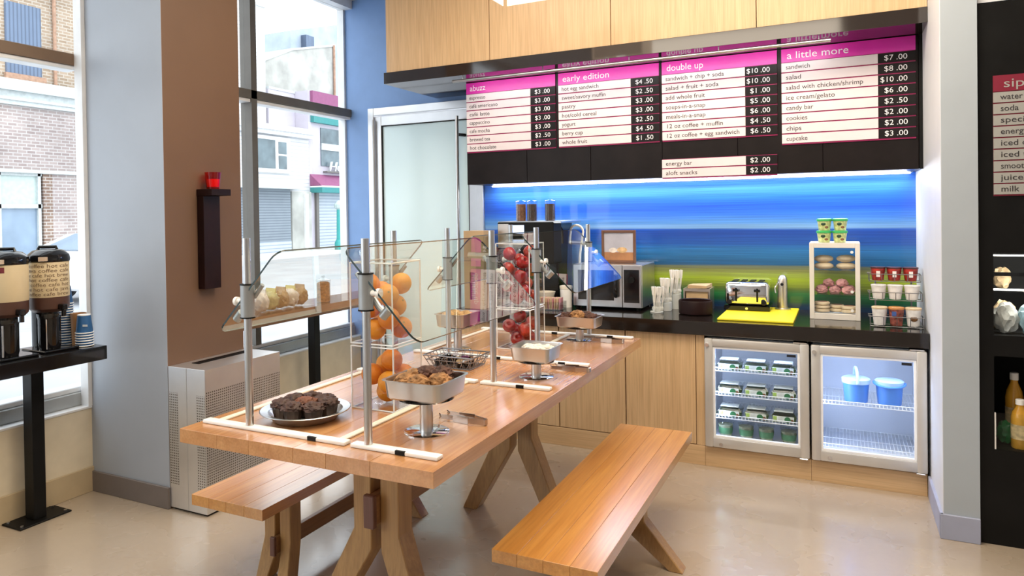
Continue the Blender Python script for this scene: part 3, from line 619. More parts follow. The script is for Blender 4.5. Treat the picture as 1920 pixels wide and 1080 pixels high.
# snack packs in the left fridge
mat('pack_white', (0.72, 0.76, 0.70), 0.4, var=0.2, scale=30)
mat('pack_lime', (0.36, 0.52, 0.12), 0.4, var=0.25, scale=40)
mat('pack_green', (0.03, 0.16, 0.06), 0.4, var=0.2, scale=40)
mat('pack_brown', (0.20, 0.09, 0.03), 0.5, var=0.5, scale=60)
mat('salad', (0.06, 0.12, 0.025), 0.6, var=0.6, scale=50)
def snack_pack(loc, label):
    x, y, z = loc
    t = thing('snack_pack', label, 'snack pack', loc, 'snack packs in the left fridge')
    B().hexa([(x - .055, y - .045, z), (x + .055, y - .045, z), (x + .055, y + .045, z), (x - .055, y + .045, z)], [(x - .062, y - .052, z + .032), (x + .062, y - .052, z + .032), (x + .062, y + .052, z + .032), (x - .062, y + .052, z + .032)]).out('tray', 'salad', t)
    B().hexa([(x - .064, y - .054, z + .032), (x + .064, y - .054, z + .032), (x + .064, y + .054, z + .032), (x - .064, y + .054, z + .032)], [(x - .045, y - .036, z + .058), (x + .045, y - .036, z + .058), (x + .045, y + .036, z + .058), (x - .045, y + .036, z + .058)]).out('lid', 'clear_plastic', t)
    sl = B().box(x - .056, x + .050, y - .0565, y - .054, z + .004, z + .036).box(x - .050, x + .045, y - .054, y + .02, z + .0585, z + .061).out('sleeve', 'pack_white', t)
    B().box(x - .054, x - .036, y - .058, y - .0562, z + .006, z + .034).out('sleeve_stripe', 'pack_lime', sl)
    B().cyl((x + .018, y - .0590, z + .019), (x + .018, y - .0562, z + .019), 0.016, n=18).out('round_emblem', 'pack_green', sl)
    B().cyl((x + .040, y - .0588, z + .014), (x + .040, y - .0562, z + .014), 0.010, n=12).out('food_picture', 'pack_brown', sl)
    return t
p0 = None
for zi, (z, rn) in enumerate(((0.534, 'top'), (0.398, 'middle'), (0.270, 'bottom'))):
    for xi, (x, cn) in enumerate(((-0.570, 'left'), (-0.430, 'middle'), (-0.290, 'right'))):
        lb_ = 'green and white snack pack on the %s wire shelf, %s of three' % (rn, cn)
        if p0 is None: p0 = snack_pack((x, 4.275, z), lb_)
        else: copy_tree(p0, (x, 4.275, z), 0, lb_)
mat('cup_food', (0.35, 0.36, 0.22), 0.5, var=0.5, scale=45)
mat('cup_green', (0.08, 0.22, 0.10), 0.4, var=0.2, scale=40)
c0 = None
for x, cn in ((-0.60, 'leftmost'), (-0.49, 'second from left'), (-0.385, 'third from left'), (-0.27, 'rightmost')):
    lb_ = 'clear salad cup on the fridge floor, %s of four' % cn
    if c0 is None:
        c0 = thing('salad_cup', lb_, 'cup', (x, 4.275, 0.149), 'salad cups in the left fridge')
        B().lathe([(.031, .149), (.039, .215)], (x, 4.275), 20).out('contents', 'cup_food', c0)
        B().lathe([(.034, .149), (.043, .229), (.046, .230), (.046, .236), (.030, .240)], (x, 4.275), 20).out('cup', 'clear_plastic', c0)
        B().lathe([(.0365, .168), (.0405, .202)], (x, 4.275), 20, capb=False, capt=False).out('label_band', 'cup_green', c0)
    else: copy_tree(c0, (x, 4.275, 0.149), 0, lb_)
# pails
mat('pail_blue', (0.10, 0.30, 0.80), 0.4, var=0.04); mat('pail_lid', (0.55, 0.72, 0.90), 0.4, var=0.03)
def pail(x, y, z, label, up_):
    t = thing('lidded_pail', label, 'pail', (x, y, z))
    B().lathe([(.052, z), (.055, z + .004), (.062, z + .095), (.063, z + .10)], (x, y), 28).out('bucket', 'pail_blue', t)
    B().lathe([(.067, z + .10), (.068, z + .122), (.060, z + .128), (.05, z + .130)], (x, y), 28).out('lid', 'pail_lid', t)
    pts = []
    for i in range(13):
        a = math.pi * i / 12
        if up_: pts.append((x + 0.008 * math.cos(a), y - .069 * math.cos(a), z + .105 + .075 * math.sin(a)))
        else: pts.append((x + .072 * math.cos(a), y - .074 * math.sin(a), z + .112 - .012 * math.sin(a)))
    b = B()
    for p_, q_ in zip(pts, pts[1:]):
        b.tube([p_, q_], 0.006 if up_ else 0.005, 6)
    b = B().tube(pts, 0.007 if up_ else 0.006, 8).out('handle', 'pail_lid' if up_ else 'pail_blue', t)
    return t
pail(0.058, 4.30, 0.408, 'blue pail with pale lid and raised carry handle in the right fridge', True)
pail(0.212, 4.30, 0.408, 'blue pail with pale lid and lowered handle, on the right in the fridge', False)

# ---------------------------------------------------------------- things on the counter
mat('case_white', (0.74, 0.70, 0.64), 0.4); mat('bagel', (0.70, 0.50, 0.27), 0.6, var=0.25, scale=14, bump=0.1)
mat('bagel_pale', (0.80, 0.68, 0.48), 0.6, var=0.12, scale=14); mat('ham_pink', (0.60, 0.30, 0.30), 0.55, var=0.35, scale=25); mat('muffin_tan', (0.62, 0.42, 0.22), 0.6, var=0.35, scale=20)
dc = thing('display_case', 'white framed countertop bakery case with three clear shelves', 'display case', (-0.04, 4.58, CT))
b = B(); X0, X1, Y0, Y1, Z1 = -0.166, 0.086, 4.45, 4.70, 1.240
b.box(X0, X0 + .024, Y0, Y0 + .02, CT, Z1, .002).box(X1 - .024, X1, Y0, Y0 + .02, CT, Z1, .002).box(X0 + .024, X1 - .024, Y0, Y0 + .02, Z1 - .028, Z1, .002).box(X0 + .024, X1 - .024, Y0, Y0 + .02, CT, CT + .034, .002)
b.box(X0, X0 + .012, Y0 + .02, Y1, CT, Z1).box(X1 - .012, X1, Y0 + .02, Y1, CT, Z1).box(X0 + .012, X1 - .012, Y0 + .02, Y1, Z1 - .012, Z1).box(X0 + .012, X1 - .012, Y0 + .02, Y1, CT, CT + .012)
b.out('frame', 'case_white', dc)
for z in (0.945, 1.080): B().box(X0 + .012, X1 - .012, Y0 + .022, Y1 - .01, z, z + .005).out('shelf', 'acrylic', dc)
for i, z in enumerate((0.848, 0.952, 1.087)):
    dd = B().box(X0 + .026, X1 - .026, Y0 + .004, Y0 + .008, z, (0.94, 1.078, 1.205)[i]).out('flap_door', 'acrylic', dc)
    B().cyl((X1 - .04, Y0 - .008, (0.868, 0.972, 1.19)[i]), (X1 - .04, Y0 + .004, (0.868, 0.972, 1.19)[i]), .008, n=12).out('knob', 'white_plastic', dd)
bg_ = None
for x, z, k in ((-0.095, 1.088, 'left stack'), (-0.095, 1.128, 'left stack'), (0.018, 1.088, 'right stack'), (0.018, 1.130, 'right stack')):
    lb_ = 'pale bread roll on the top shelf of the bakery case, in the %s' % k
    if bg_ is None: bg_ = tag(B().ball((x, 4.545, z + .019), 0.05, (1, .9, .42), 3, 0.06, 2, 1.0, flat=.38).out('bread_roll', 'bagel_pale'), lb_, 'bread', 'rolls in the bakery case')
    else: o = copy_tree(bg_, (x, 4.545, z), random.random(), lb_, 'rolls in the bakery case')
fl = None
for i, (x, y, z) in enumerate(((-.108, 4.525, .952), (-.040, 4.525, .952), (.028, 4.525, .952), (-.105, 4.60, .952), (-.037, 4.60, .952), (.030, 4.60, .952), (-.072, 4.555, .99), (-.002, 4.555, .99))):
    lb_ = 'pink topped pastry heaped on the middle shelf of the bakery case'
    if fl is None: fl = tag(B().ball((x, y, z + .021), .031, (1, .95, .75), 3, .3, 2.5, 2.0, flat=.6).out('pastry', 'ham_pink'), lb_, 'pastry', 'pastries on the middle case shelf')
    else: copy_tree(fl, (x, y, z), i * 1.3, lb_)
fl = None
for i, (x, y, z, k) in enumerate(((-.105, 4.53, .847, 'left pile'), (-.105, 4.53, .867, 'left pile'), (-.105, 4.53, .887, 'left pile'), (-.03, 4.575, .847, 'middle pile'), (-.03, 4.575, .867, 'middle pile'), (.03, 4.53, .847, 'right pile'), (.03, 4.53, .867, 'right pile'))):
    lb_ = 'split breakfast muffin on the bottom shelf of the bakery case, in the %s' % k
    if fl is None:
        fl = thing('breakfast_muffin', lb_, 'muffin', (x, y, z), 'breakfast muffins in the bakery case')
        B().lathe([(.034, z), (.040, z + .004), (.040, z + .014), (.034, z + .018)], (x, y), 20).out('bread', 'bagel_pale', fl)
        B().lathe([(.028, z + .018), (.026, z + .0195)], (x, y), 20).out('browned_top', 'rust', fl)
    else: copy_tree(fl, (x, y, z), 0, lb_)
mat('tub_green', (0.06, 0.48, 0.13), 0.35); mat('tub_label', (0.56, 0.62, 0.26), 0.4, var=0.45, scale=45); mat('tub_dark', (0.02, 0.06, 0.03), 0.4)
tb = None
for x, z, k in ((-.092, 1.241, 'lower left'), (-.012, 1.241, 'lower right'), (-.090, 1.309, 'upper left'), (-.010, 1.309, 'upper right')):
    lb_ = 'green lidded snack tub on the bakery case, %s of four' % k
    if tb is None:
        tb = thing('snack_tub', lb_, 'tub', (x, 4.52, z), 'green snack tubs on the bakery case')
        B().lathe([(.029, z), (.036, z + .052)], (x, 4.52), 24).out('tub', 'tub_label', tb)
        B().lathe([(.0385, z + .052), (.0395, z + .054), (.0395, z + .064), (.034, z + .067)], (x, 4.52), 24).out('lid', 'tub_green', tb)
        e_ = B().ball((x - .004, 4.52 - .034, z + .036), .013, (1, .2, .7), 2).out('dark_emblem', 'tub_dark', tb)
        B().ball((x + .012, 4.52 - .031, z + .018), .010, (1, .3, .7), 2).out('food_picture', 'pack_brown', tb)
    else: copy_tree(tb, (x, 4.52, z), 0, lb_)
# three tier cup rack
mat('cup_red', (0.30, 0.025, 0.018), 0.35, var=0.7, scale=35); mat('cup_white', (0.76, 0.73, 0.70), 0.35, var=0.12, scale=40); mat('cup_cream', (0.72, 0.56, 0.36), 0.4, var=0.3, scale=30); mat('cup_darkred', (0.05, 0.015, 0.015), 0.4, var=0.4, scale=30)
mat('cup_blue_print', (0.26, 0.07, 0.05), 0.4, var=0.8, scale=60); mat('cup_logo2', (0.05, 0.10, 0.30), 0.4); mat('cup_orange', (0.62, 0.27, 0.08), 0.4, var=0.3, scale=30); mat('wire_grey', (0.22, 0.22, 0.23), 0.3, 0.8)
rk = thing('tiered_wire_rack', 'black wire rack of three tiers holding cereal cups by the white wall', 'rack', (0.26, 4.42, CT))
tiers = [(4.31, CT + .004, .094, .042), (4.39, .945, .074, .040), (4.47, 1.036, .072, .039)]
for yc, z, h_, r_ in tiers:
    b = B()
    for zz, q in ((z, .0), (z + h_ * .55, .008)):
        b.tube([(0.128 - q, yc - .045 - q, zz), (0.366, yc - .045 - q, zz), (0.366, yc + .045, zz), (0.128 - q, yc + .045, zz)], .0022, 6, True)
    for i in range(5): 
        x = .128 + .238 * i / 4; b.tube([(x, yc + .045, z + h_ * .55), (x, yc + .045, z), (x, yc - .045, z), (x, yc - .053, z + h_ * .55)], .0018, 6)
    b.out('tier_basket', 'wire_grey', rk)
b = B()
for x in (.16, .33): b.tube([(x, 4.52, CT + .002), (x, 4.52, 1.06), (x, 4.50, 1.036)], .004, 8); b.tube([(x, 4.27, CT + .004), (x, 4.52, CT + .004)], .004, 8); b.tube([(x, 4.34, .945), (x, 4.52, .945)], .003, 8)
b.out('upright', 'wire_grey', rk)
for ti, (yc, z, h_, r_) in enumerate(tiers):
    for ci, x in enumerate((.171, .247, .323)):
        lb_ = ('%s cereal cup, bottom tier of the wire rack' % ('white foil topped', 'red printed orange topped', 'brown and white')[ci]) if ti == 0 else '%s cereal cup, %s tier of the wire rack, %s of three' % (('', 'white', 'red')[ti], ('', 'middle', 'top')[ti], ('left', 'middle', 'right')[ci])
        t = thing('cereal_cup', lb_, 'cup', (x, yc, z + .003), 'cereal cups on the wire rack'); zz = z + .003; r2 = min(r_, .0375)
        body = ('cup_white', 'cup_blue_print', 'cup_white')[ci] if ti == 0 else ('cup_white' if ti == 1 else 'cup_red')
        lid = ('cup_cream', 'cup_orange', 'cup_cream')[ci] if ti == 0 else ('cup_white' if ti == 1 else 'cup_darkred')
        B().lathe([(r2 * .72, zz), (r2 * .96, zz + h_ * .9)], (x, yc), 22).out('cup', body, t)
        B().lathe([(r2 * .98, zz + h_ * .9), (r2, zz + h_ * .93), (r2, zz + h_), (r2 * .9, zz + h_ * 1.02)], (x, yc), 22).out('lid', lid, t)
        if ti == 2: B().box(x - .009, x + .009, yc - r2 * .93, yc - r2 * .80, zz + .02, zz + h_ * .72).out('label_panel', 'cup_white', t)
        if ti == 0 and ci == 1: B().box(x - .022, x - .002, yc - r2 * .97, yc - r2 * .80, zz + .052, zz + .075).out('label_panel', 'cup_logo2', t)
        if ti == 0 and ci == 2: B().ball((x, yc - r2 * .78, zz + .04), .018, (1, .3, .8), 2).out('food_picture', 'pack_brown', t)
# chopping board, toaster, dispenser
mat('board_yellow', (0.86, 0.72, 0.02), 0.45, var=0.03)
tag(B().box(-.632, -.238, 4.215, 4.80, CT, CT + .012, .003).out('chopping_board', 'board_yellow'), 'yellow plastic chopping board on the black worktop', 'chopping board')
to = thing('toaster', 'four slot chrome toaster standing on the yellow board', 'toaster', (-.515, 4.68, CT + .012)); z0 = CT + .012
B().box(-.645, -.385, 4.575, 4.79, z0, z0 + .030, .004).out('base', 'gloss_black', to)
b = B().box(-.640, -.390, 4.58, 4.785, z0 + .030, z0 + .170, .024, 3).out('shell', 'chrome', to)
for x in (-.575, -.455):
    B().box(x - .005, x + .005, 4.577, 4.582, z0 + .055, z0 + .135).out('lever_slot', 'matte_black', to)
    B().box(x - .018, x + .018, 4.560, 4.580, z0 + .115, z0 + .130, .003).out('lever', 'gloss_black', to)
for x in (-.612, -.418): B().cyl((x, 4.564, z0 + .052), (x, 4.582, z0 + .052), .015, n=18).out('dial', 'gloss_black', to)
B().cyl((-.515, 4.571, z0 + .014), (-.515, 4.577, z0 + .014), .008, n=14).out('crumb_tray_knob', 'chrome', to)
for x0, x1 in ((-.605, -.575), (-.555, -.525), (-.505, -.475), (-.455, -.425)): B().box(x0, x1, 4.61, 4.755, z0 + .168, z0 + .173, .001).out('bread_slot', 'matte_black', to)
ds = thing('tall_dispenser', 'tall slim steel dispenser with rounded top beside the toaster', 'dispenser', (-.325, 4.72, z0))
B().lathe([(.045, z0), (.045, z0 + .006), (.030, z0 + .010), (.029, z0 + .16), (.027, z0 + .185), (.018, z0 + .203), (.006, z0 + .21)], (-.325, 4.72), 24).out('body', 'steel_warm', ds)
B().cyl((-.325, 4.690, z0 + .155), (-.325, 4.675, z0 + .155), .009, n=12).out('nozzle', 'gloss_black', ds)
B().tube([(-.352, 4.70, z0 + .16), (-.366, 4.69, z0 + .13), (-.362, 4.69, z0 + .10)], .004, 8).out('lever', 'chrome', ds)
bw = thing('dark_bowl', 'dark brown round bowl on the worktop in front of the napkin dispenser', 'bowl', (-.787, 4.43, CT))
B().lathe([(.085, CT), (.097, CT + .006), (.098, CT + .078), (.094, CT + .084), (.089, CT + .080), (.088, CT + .02), (.03, CT + .016)], (-.787, 4.43), 32, capt=True).out('bowl', 'espresso_wood', bw)
np_ = thing('napkin_dispenser', 'steel napkin dispenser with brown paper napkins behind the dark bowl', 'napkin dispenser', (-.80, 4.65, CT))
b = B(); b.box(-.885, -.725, 4.57, 4.73, CT, CT + .012).box(-.885, -.876, 4.57, 4.73, CT + .012, CT + .135).box(-.734, -.725, 4.57, 4.73, CT + .012, CT + .135).box(-.876, -.734, 4.722, 4.73, CT + .012, CT + .135).box(-.876, -.734, 4.57, 4.578, CT + .012, CT + .055).box(-.876, -.734, 4.57, 4.578, CT + .118, CT + .135).out('housing', 'steel_warm', np_)
mat('kraft', (0.52, 0.36, 0.20), 0.8, var=0.1)
B().box(-.870, -.740, 4.581, 4.718, CT + .014, CT + .118).out('napkin_stack', 'kraft', np_)
B().hexa([(-.862, 4.585, CT + .136), (-.75, 4.60, CT + .136), (-.735, 4.72, CT + .136), (-.852, 4.715, CT + .136)], [(-.860, 4.585, CT + .156), (-.75, 4.60, CT + .15), (-.735, 4.72, CT + .158), (-.852, 4.715, CT + .152)]).out('loose_napkins', 'kraft', np_)
# cutlery holders
mat('cutlery_white', (0.82, 0.79, 0.73), 0.35, var=0.05)
def cutlery_mesh():
    b = B(); b.ball((0, 0, .016), .016, (.8, .25, 1.0), 2); b.box(-.005, .005, -.002, .002, .028, .10, .0008); b.box(-.0075, .0075, -.0022, .0022, .098, .15, .0008)
    return b
sp0 = None
for hi, (hx, hy, hz, nm) in enumerate(((-1.015, 4.415, CT, 'front'), (-.985, 4.515, CT, 'middle'), (-.945, 4.61, CT, 'rear'))):
    hh = .05 + .045 * hi
    h_ = thing('cutlery_cup', 'clear cup of white plastic cutlery, %s of three between microwave and bowl' % nm, 'cup', (hx, hy, hz), 'cutlery cups on the worktop')
    B().lathe([(.043, hz), (.047, hz + .065 + .05 * hi)], (hx, hy), 20, capt=False).out('cup', 'clear_plastic', h_)
    B().lathe([(.040, hz + .001), (.040, hz + .006 + .045 * hi)], (hx, hy), 20).out('base', 'white_plastic', h_)
    for k in range(20):
        a = k * 2.4; r_ = .005 + .026 * ((k * .37) % 1)
        lb_ = 'white plastic spoon standing in the %s cutlery cup' % nm
        loc = (hx + r_ * math.cos(a), hy + r_ * math.sin(a), hz + .007 + .045 * hi)
        if sp0 is None:
            sp0 = cutlery_mesh().out('plastic_spoon', 'cutlery_white'); sp0.location = loc; tag(sp0, lb_, 'spoon', 'spoons in the front cutlery cup'); o = sp0
        else: o = copy_tree(sp0, loc, a, lb_, 'spoons in the %s cutlery cup' % nm)
        o.rotation_euler = (-.10 * math.sin(a), .10 * math.cos(a), a * .3)
# microwave + framed picture
mi = thing('microwave', 'stainless microwave with dark door window and black control panel', 'microwave', (-1.33, 4.58, CT)); z0 = CT + .014
B().box(-1.555, -1.110, 4.445, 4.78, z0, 1.097, .004).out('body', 'steel_warm', mi)
mdr = B().box(-1.553, -1.232, 4.425, 4.444, z0 + .002, 1.095, .003).out('door', 'steel', mi)
B().box(-1.520, -1.285, 4.422, 4.426, z0 + .045, 1.062).out('door_window', 'gloss_black', mdr)
B().box(-1.277, -1.255, 4.390, 4.412, z0 + .065, 1.040, .008, 2).box(-1.272, -1.260, 4.41, 4.426, z0 + .075, z0 + .09).box(-1.272, -1.260, 4.41, 4.426, 1.02, 1.035).out('handle', 'gloss_black', mdr)
cp = B().box(-1.230, -1.112, 4.425, 4.444, z0 + .002, 1.095, .003).out('control_panel', 'steel', mi)
B().box(-1.220, -1.124, 4.422, 4.426, z0 + .035, 1.068).out('panel_face', 'gloss_black', cp)
B().cyl((-1.172, 4.408, 1.005), (-1.172, 4.424, 1.005), .02, n=20).out('dial', 'matte_black', cp)
for x in (-1.53, -1.14):
    for y in (4.46, 4.75): B().cyl((x, y, CT), (x, y, z0), .012, n=10).out('foot', 'matte_black', mi)
mat('frame_brown', (0.16, 0.075, 0.045), 0.4); mat('food_photo_sky', (0.50, 0.50, 0.58), 0.35, var=0.2, scale=6); mat('food_photo_table', (0.42, 0.20, 0.09), 0.35, var=0.2, scale=12); mat('food_photo_bread', (0.74, 0.48, 0.24), 0.4, var=0.4, scale=25); mat('food_photo_pale', (0.72, 0.66, 0.60), 0.4, var=0.3, scale=25)
pf = thing('framed_picture', 'brown framed food picture standing on the microwave', 'picture', (-1.30, 4.62, 1.097)); yf = 4.575; za = 1.098; zb = 1.312; xa = -1.408; xb = -1.183
b = B(); b.box(xa, xa + .016, yf, yf + .018, za, zb, .002).box(xb - .016, xb, yf, yf + .018, za, zb, .002).box(xa + .016, xb - .016, yf, yf + .018, zb - .018, zb, .002).box(xa + .016, xb - .016, yf, yf + .018, za, za + .018, .002).out('frame', 'frame_brown', pf)
pp = B().box(xa + .016, xb - .016, yf + .008, yf + .012, za + .07, zb - .018).out('picture_upper', 'food_photo_sky', pf)
B().box(xa + .016, xb - .016, yf + .008, yf + .012, za + .018, za + .07).out('picture_lower', 'food_photo_table', pf)
B().ball((xa + .135, yf + .009, za + .085), .042, (1, .04, .55), 3).out('picture_bread', 'food_photo_bread', pp)
B().ball((xa + .075, yf + .009, za + .083), .034, (1, .05, .6), 3).out('picture_cup', 'food_photo_pale', pp)
B().hexa([(-1.31, yf + .02, 1.098), (-1.28, yf + .02, 1.098), (-1.28, yf + .08, 1.098), (-1.31, yf + .08, 1.098)], [(-1.30, yf + .018, 1.25), (-1.29, yf + .018, 1.25), (-1.29, yf + .024, 1.25), (-1.30, yf + .024, 1.25)]).out('easel_back', 'matte_black', pf)
# coffee machine with bean hoppers
mat('screen_blue', (0.5, 0.6, 0.9), 0.3, emit=(0.55, 0.68, 1.0), es=1.2); mat('beans', (0.045, 0.022, 0.014), 0.5, var=0.7, scale=60, bump=0.5); mat('beans_light', (0.20, 0.085, 0.04), 0.5, var=0.5, scale=60, bump=0.4)
cm = thing('coffee_machine', 'black and steel bean-to-cup coffee machine with a small lit screen', 'coffee machine', (-1.84, 4.55, CT))
B().box(-2.04, -1.68, 4.50, 4.78, CT + .012, 1.372, .006).out('body', 'gloss_black', cm)
B().box(-2.06, -1.66, 4.36, 4.51, 1.10, 1.372, .006).out('head', 'matte_black', cm)
B().box(-2.06, -1.83, 4.34, 4.51, CT + .004, CT + .05, .004).out('drip_tray', 'steel', cm)
B().box(-2.06, -1.61, 4.37, 4.76, 1.362, 1.378, .003).out('top_plate', 'steel', cm)
B().box(-1.945, -1.865, 4.354, 4.361, 1.298, 1.352).out('screen', 'screen_blue', cm)
B().box(-2.052, -1.975, 4.352, 4.361, 1.20, 1.362, .002).out('grinder_panel', 'steel_warm', cm)
for x in (-2.01, -1.72): B().cyl((x, 4.40, 1.02), (x, 4.40, 1.10), .016, n=12).out('spout', 'chrome', cm)
for i, (x, mm_) in enumerate(((-1.945, 'beans_light'), (-1.865, 'beans'), (-1.735, 'beans'))):
    t = thing('bean_hopper', ('tall bean hopper of light brown beans, left on the coffee machine', 'tall bean hopper of dark beans, middle on the coffee machine', 'tall bean hopper of dark beans, right on the coffee machine')[i], 'hopper', (x, 4.5, 1.378), 'bean hoppers on the coffee machine')
    B().lathe([(.030, 1.379), (.033, 1.39), (.033, 1.492)], (x, 4.5), 20).out('beans', mm_, t)
    B().lathe([(.036, 1.378), (.037, 1.503)], (x, 4.5), 20, capt=False).out('jar', 'clear_plastic', t)
    B().lathe([(.038, 1.500), (.038, 1.512), (.03, 1.515)], (x, 4.5), 20).out('lid', 'clear_plastic', t)
tp = thing('gooseneck_tap', 'slim white gooseneck tap rising behind the sneeze guard', 'tap', (-1.60, 4.66, CT))
pts = [(-1.600, 4.66, CT + .02), (-1.585, 4.66, 1.15)] + [(-1.56 - .045 + .045 * math.cos(a), 4.66 - .04 * math.sin(a) * .2, 1.30 + .045 * math.sin(a)) for a in [math.pi * k / 8 for k in range(9)]] + [(-1.655, 4.65, 1.22)]
B().tube(pts, .008, 10).out('spout', 'white_plastic', tp); B().lathe([(.025, CT), (.025, CT + .02), (.012, CT + .05)], (-1.600, 4.66), 16).out('base', 'chrome', tp)
# small crockery by the machine
ps = thing('sugar_tray', 'clear tray of sugar packets at the counter front near the apples', 'tray', (-1.66, 4.30, CT))
b = B(); b.box(-1.745, -1.575, 4.245, 4.355, CT, CT + .004).box(-1.745, -1.741, 4.245, 4.355, CT + .004, CT + .055).box(-1.579, -1.575, 4.245, 4.355, CT + .004, CT + .055).box(-1.741, -1.579, 4.245, 4.249, CT + .004, CT + .055).box(-1.741, -1.579, 4.351, 4.355, CT + .004, CT + .055).out('tray', 'clear_plastic', ps)
mat('packet_tan', (0.70, 0.50, 0.32), 0.6, var=0.2); mat('packet_pink', (0.62, 0.26, 0.30), 0.6, var=0.2)
k0 = {}
for i in range(16):
    kd = 'packet_pink' if i % 4 == 3 else 'packet_tan'; x = -1.735 + i * .0095; lb_ = '%s paper sugar packet standing in the clear tray' % ('pink' if i % 4 == 3 else 'tan'); loc = (x, 4.30, CT + .006)
    if kd not in k0:
        o = k0[kd] = B().box(x - .002, x + .002, 4.26, 4.34, CT + .006, CT + .078, .001).out('sugar_packet', kd); tag(o, lb_, 'sugar packet', '%s packets in the sugar tray' % ('pink' if i % 4 == 3 else 'tan'))
    else: o = copy_tree(k0[kd], loc, 0, lb_)
    o.rotation_euler = (0, .06 * math.sin(i * 2.1), .1 * math.sin(i))
cr = thing('white_canister', 'small white canister on the worktop between apples and microwave', 'canister', (-1.615, 4.46, CT))
B().lathe([(.038, CT), (.040, CT + .115), (.036, CT + .12)], (-1.615, 4.46), 22).out('body', 'white_plastic', cr); B().lathe([(.042, CT + .12), (.042, CT + .138), (.03, CT + .142)], (-1.615, 4.46), 22).out('lid', 'cream_plastic', cr)
sb = thing('cream_bowl', 'cream coloured deep bowl on the worktop behind the apples', 'bowl', (-1.745, 4.425, CT))
B().lathe([(.03, CT), (.035, CT + .01), (.065, CT + .10), (.062, CT + .10), (.032, CT + .015)], (-1.745, 4.425), 24).out('bowl', 'cream_plastic', sb)
# wooden lid dispenser at the left end
mat('birch', (0.52, 0.36, 0.20), 0.5, var=0.1)
ld = thing('lid_dispenser', 'tall tan box dispensing white cup lids at the left counter end', 'dispenser', (-2.12, 4.30, CT))
b = B(); b.box(-2.215, -2.175, 4.17, 4.175, CT, 1.32).box(-2.135, -2.07, 4.17, 4.175, CT, 1.32).box(-2.175, -2.135, 4.17, 4.175, CT, .87).box(-2.175, -2.135, 4.17, 4.175, 1.05, 1.32).box(-2.215, -2.07, 4.32, 4.33, CT, 1.32).box(-2.215, -2.207, 4.175, 4.32, CT, 1.32).box(-2.078, -2.07, 4.175, 4.32, CT, 1.32).box(-2.207, -2.078, 4.175, 4.32, 1.31, 1.32).box(-2.207, -2.078, 4.175, 4.32, CT, CT + .008).out('box', 'birch', ld)
b = B()
for k in range(16): b.lathe([(.052, .865 + k * .012), (.055, .868 + k * .012), (.055, .872 + k * .012), (.048, .875 + k * .012)], (-2.142, 4.245), 18)
o = b.out('lid_stack', 'white_plastic', ld); o['kind'] = 'stuff'
bt = thing('black_brewer', 'black coffee brewer standing between the lid box and coffee machine', 'brewer', (-2.1, 4.55, CT))
B().box(-2.20, -2.08, 4.40, 4.75, CT, 1.02, .006).out('base', 'matte_black', bt); B().lathe([(.05, 1.02), (.055, 1.05), (.055, 1.18), (.03, 1.20)], (-2.14, 4.56), 20).out('tank', 'gloss_black', bt)

# ---------------------------------------------------------------- table and benches
TZ = 0.767
def trestle_leg(t, xc, xk, xf, y, yf, zt, zk, w, dpt, mname='leg_oak'):
    # upright from the top zt to the knee zk, then a splayed foot to the floor
    s_ = 1 if xf > xk else -1
    xo = xk + s_ * w / 2; xi = xk - s_ * w / 2
    b = B()
    y0, y1 = y - dpt / 2, y + dpt / 2; f0, f1 = yf - dpt / 2, yf + dpt / 2
    A = [(xi, y0, zt), (xo, y0, zt), (xo, y1, zt), (xi, y1, zt)]
    K = [(xi, y0, zk - .035), (xo, y0, zk + .03), (xo, y1, zk + .03), (xi, y1, zk - .035)]
    Fo = [(xf - s_ * w * .62, f0, 0), (xf + s_ * w * .38, f0, 0.0), (xf + s_ * w * .38, f1, 0.0), (xf - s_ * w * .62, f1, 0)]
    va = [b.bm.verts.new(p_) for p_ in A]; vk = [b.bm.verts.new(p_) for p_ in K]; vf = [b.bm.verts.new(p_) for p_ in Fo]
    fs = [b.bm.faces.new(va), b.bm.faces.new(vf[::-1])]
    for P_, Q_ in ((va, vk), (vk, vf)):
        for i in range(4): fs.append(b.bm.faces.new((P_[i], P_[(i + 1) % 4], Q_[(i + 1) % 4], Q_[i])))
    bmesh.ops.recalc_face_normals(b.bm, faces=fs)
    bmesh.ops.bevel(b.bm, geom=list({e for f in fs for e in f.edges}), offset=.003, segments=1, affect='EDGES')
    return b.out('leg', mname, t, ang=25)
tx0, tx1, ty0, ty1, tt = -1.875, -0.945, 1.593, 3.735, .044
tb_ = thing('dining_table', 'long oak trestle table set with sneeze guards and pastries', 'table', (-1.41, 2.66, 0))
ws_ = [.16, .13, .17, .12, .15, .20]; x = tx0
for w_ in ws_:
    B().box(x + .0004, x + w_ - .0004, ty0, ty1, TZ - tt, TZ, .0005).out('plank', 'table_oak', tb_); x += w_
for y, yf in ((2.03, 1.96), (3.17, 3.12)):
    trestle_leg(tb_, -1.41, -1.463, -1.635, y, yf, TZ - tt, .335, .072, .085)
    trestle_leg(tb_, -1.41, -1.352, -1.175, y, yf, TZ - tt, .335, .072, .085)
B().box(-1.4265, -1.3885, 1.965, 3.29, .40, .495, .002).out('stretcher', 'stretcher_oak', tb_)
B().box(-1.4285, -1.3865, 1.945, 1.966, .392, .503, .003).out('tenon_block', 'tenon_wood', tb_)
B().box(-1.46, -1.36, 2.12, 3.10, TZ - tt - .05, TZ - tt - .001, .002).out('top_rail', 'stretcher_oak', tb_)
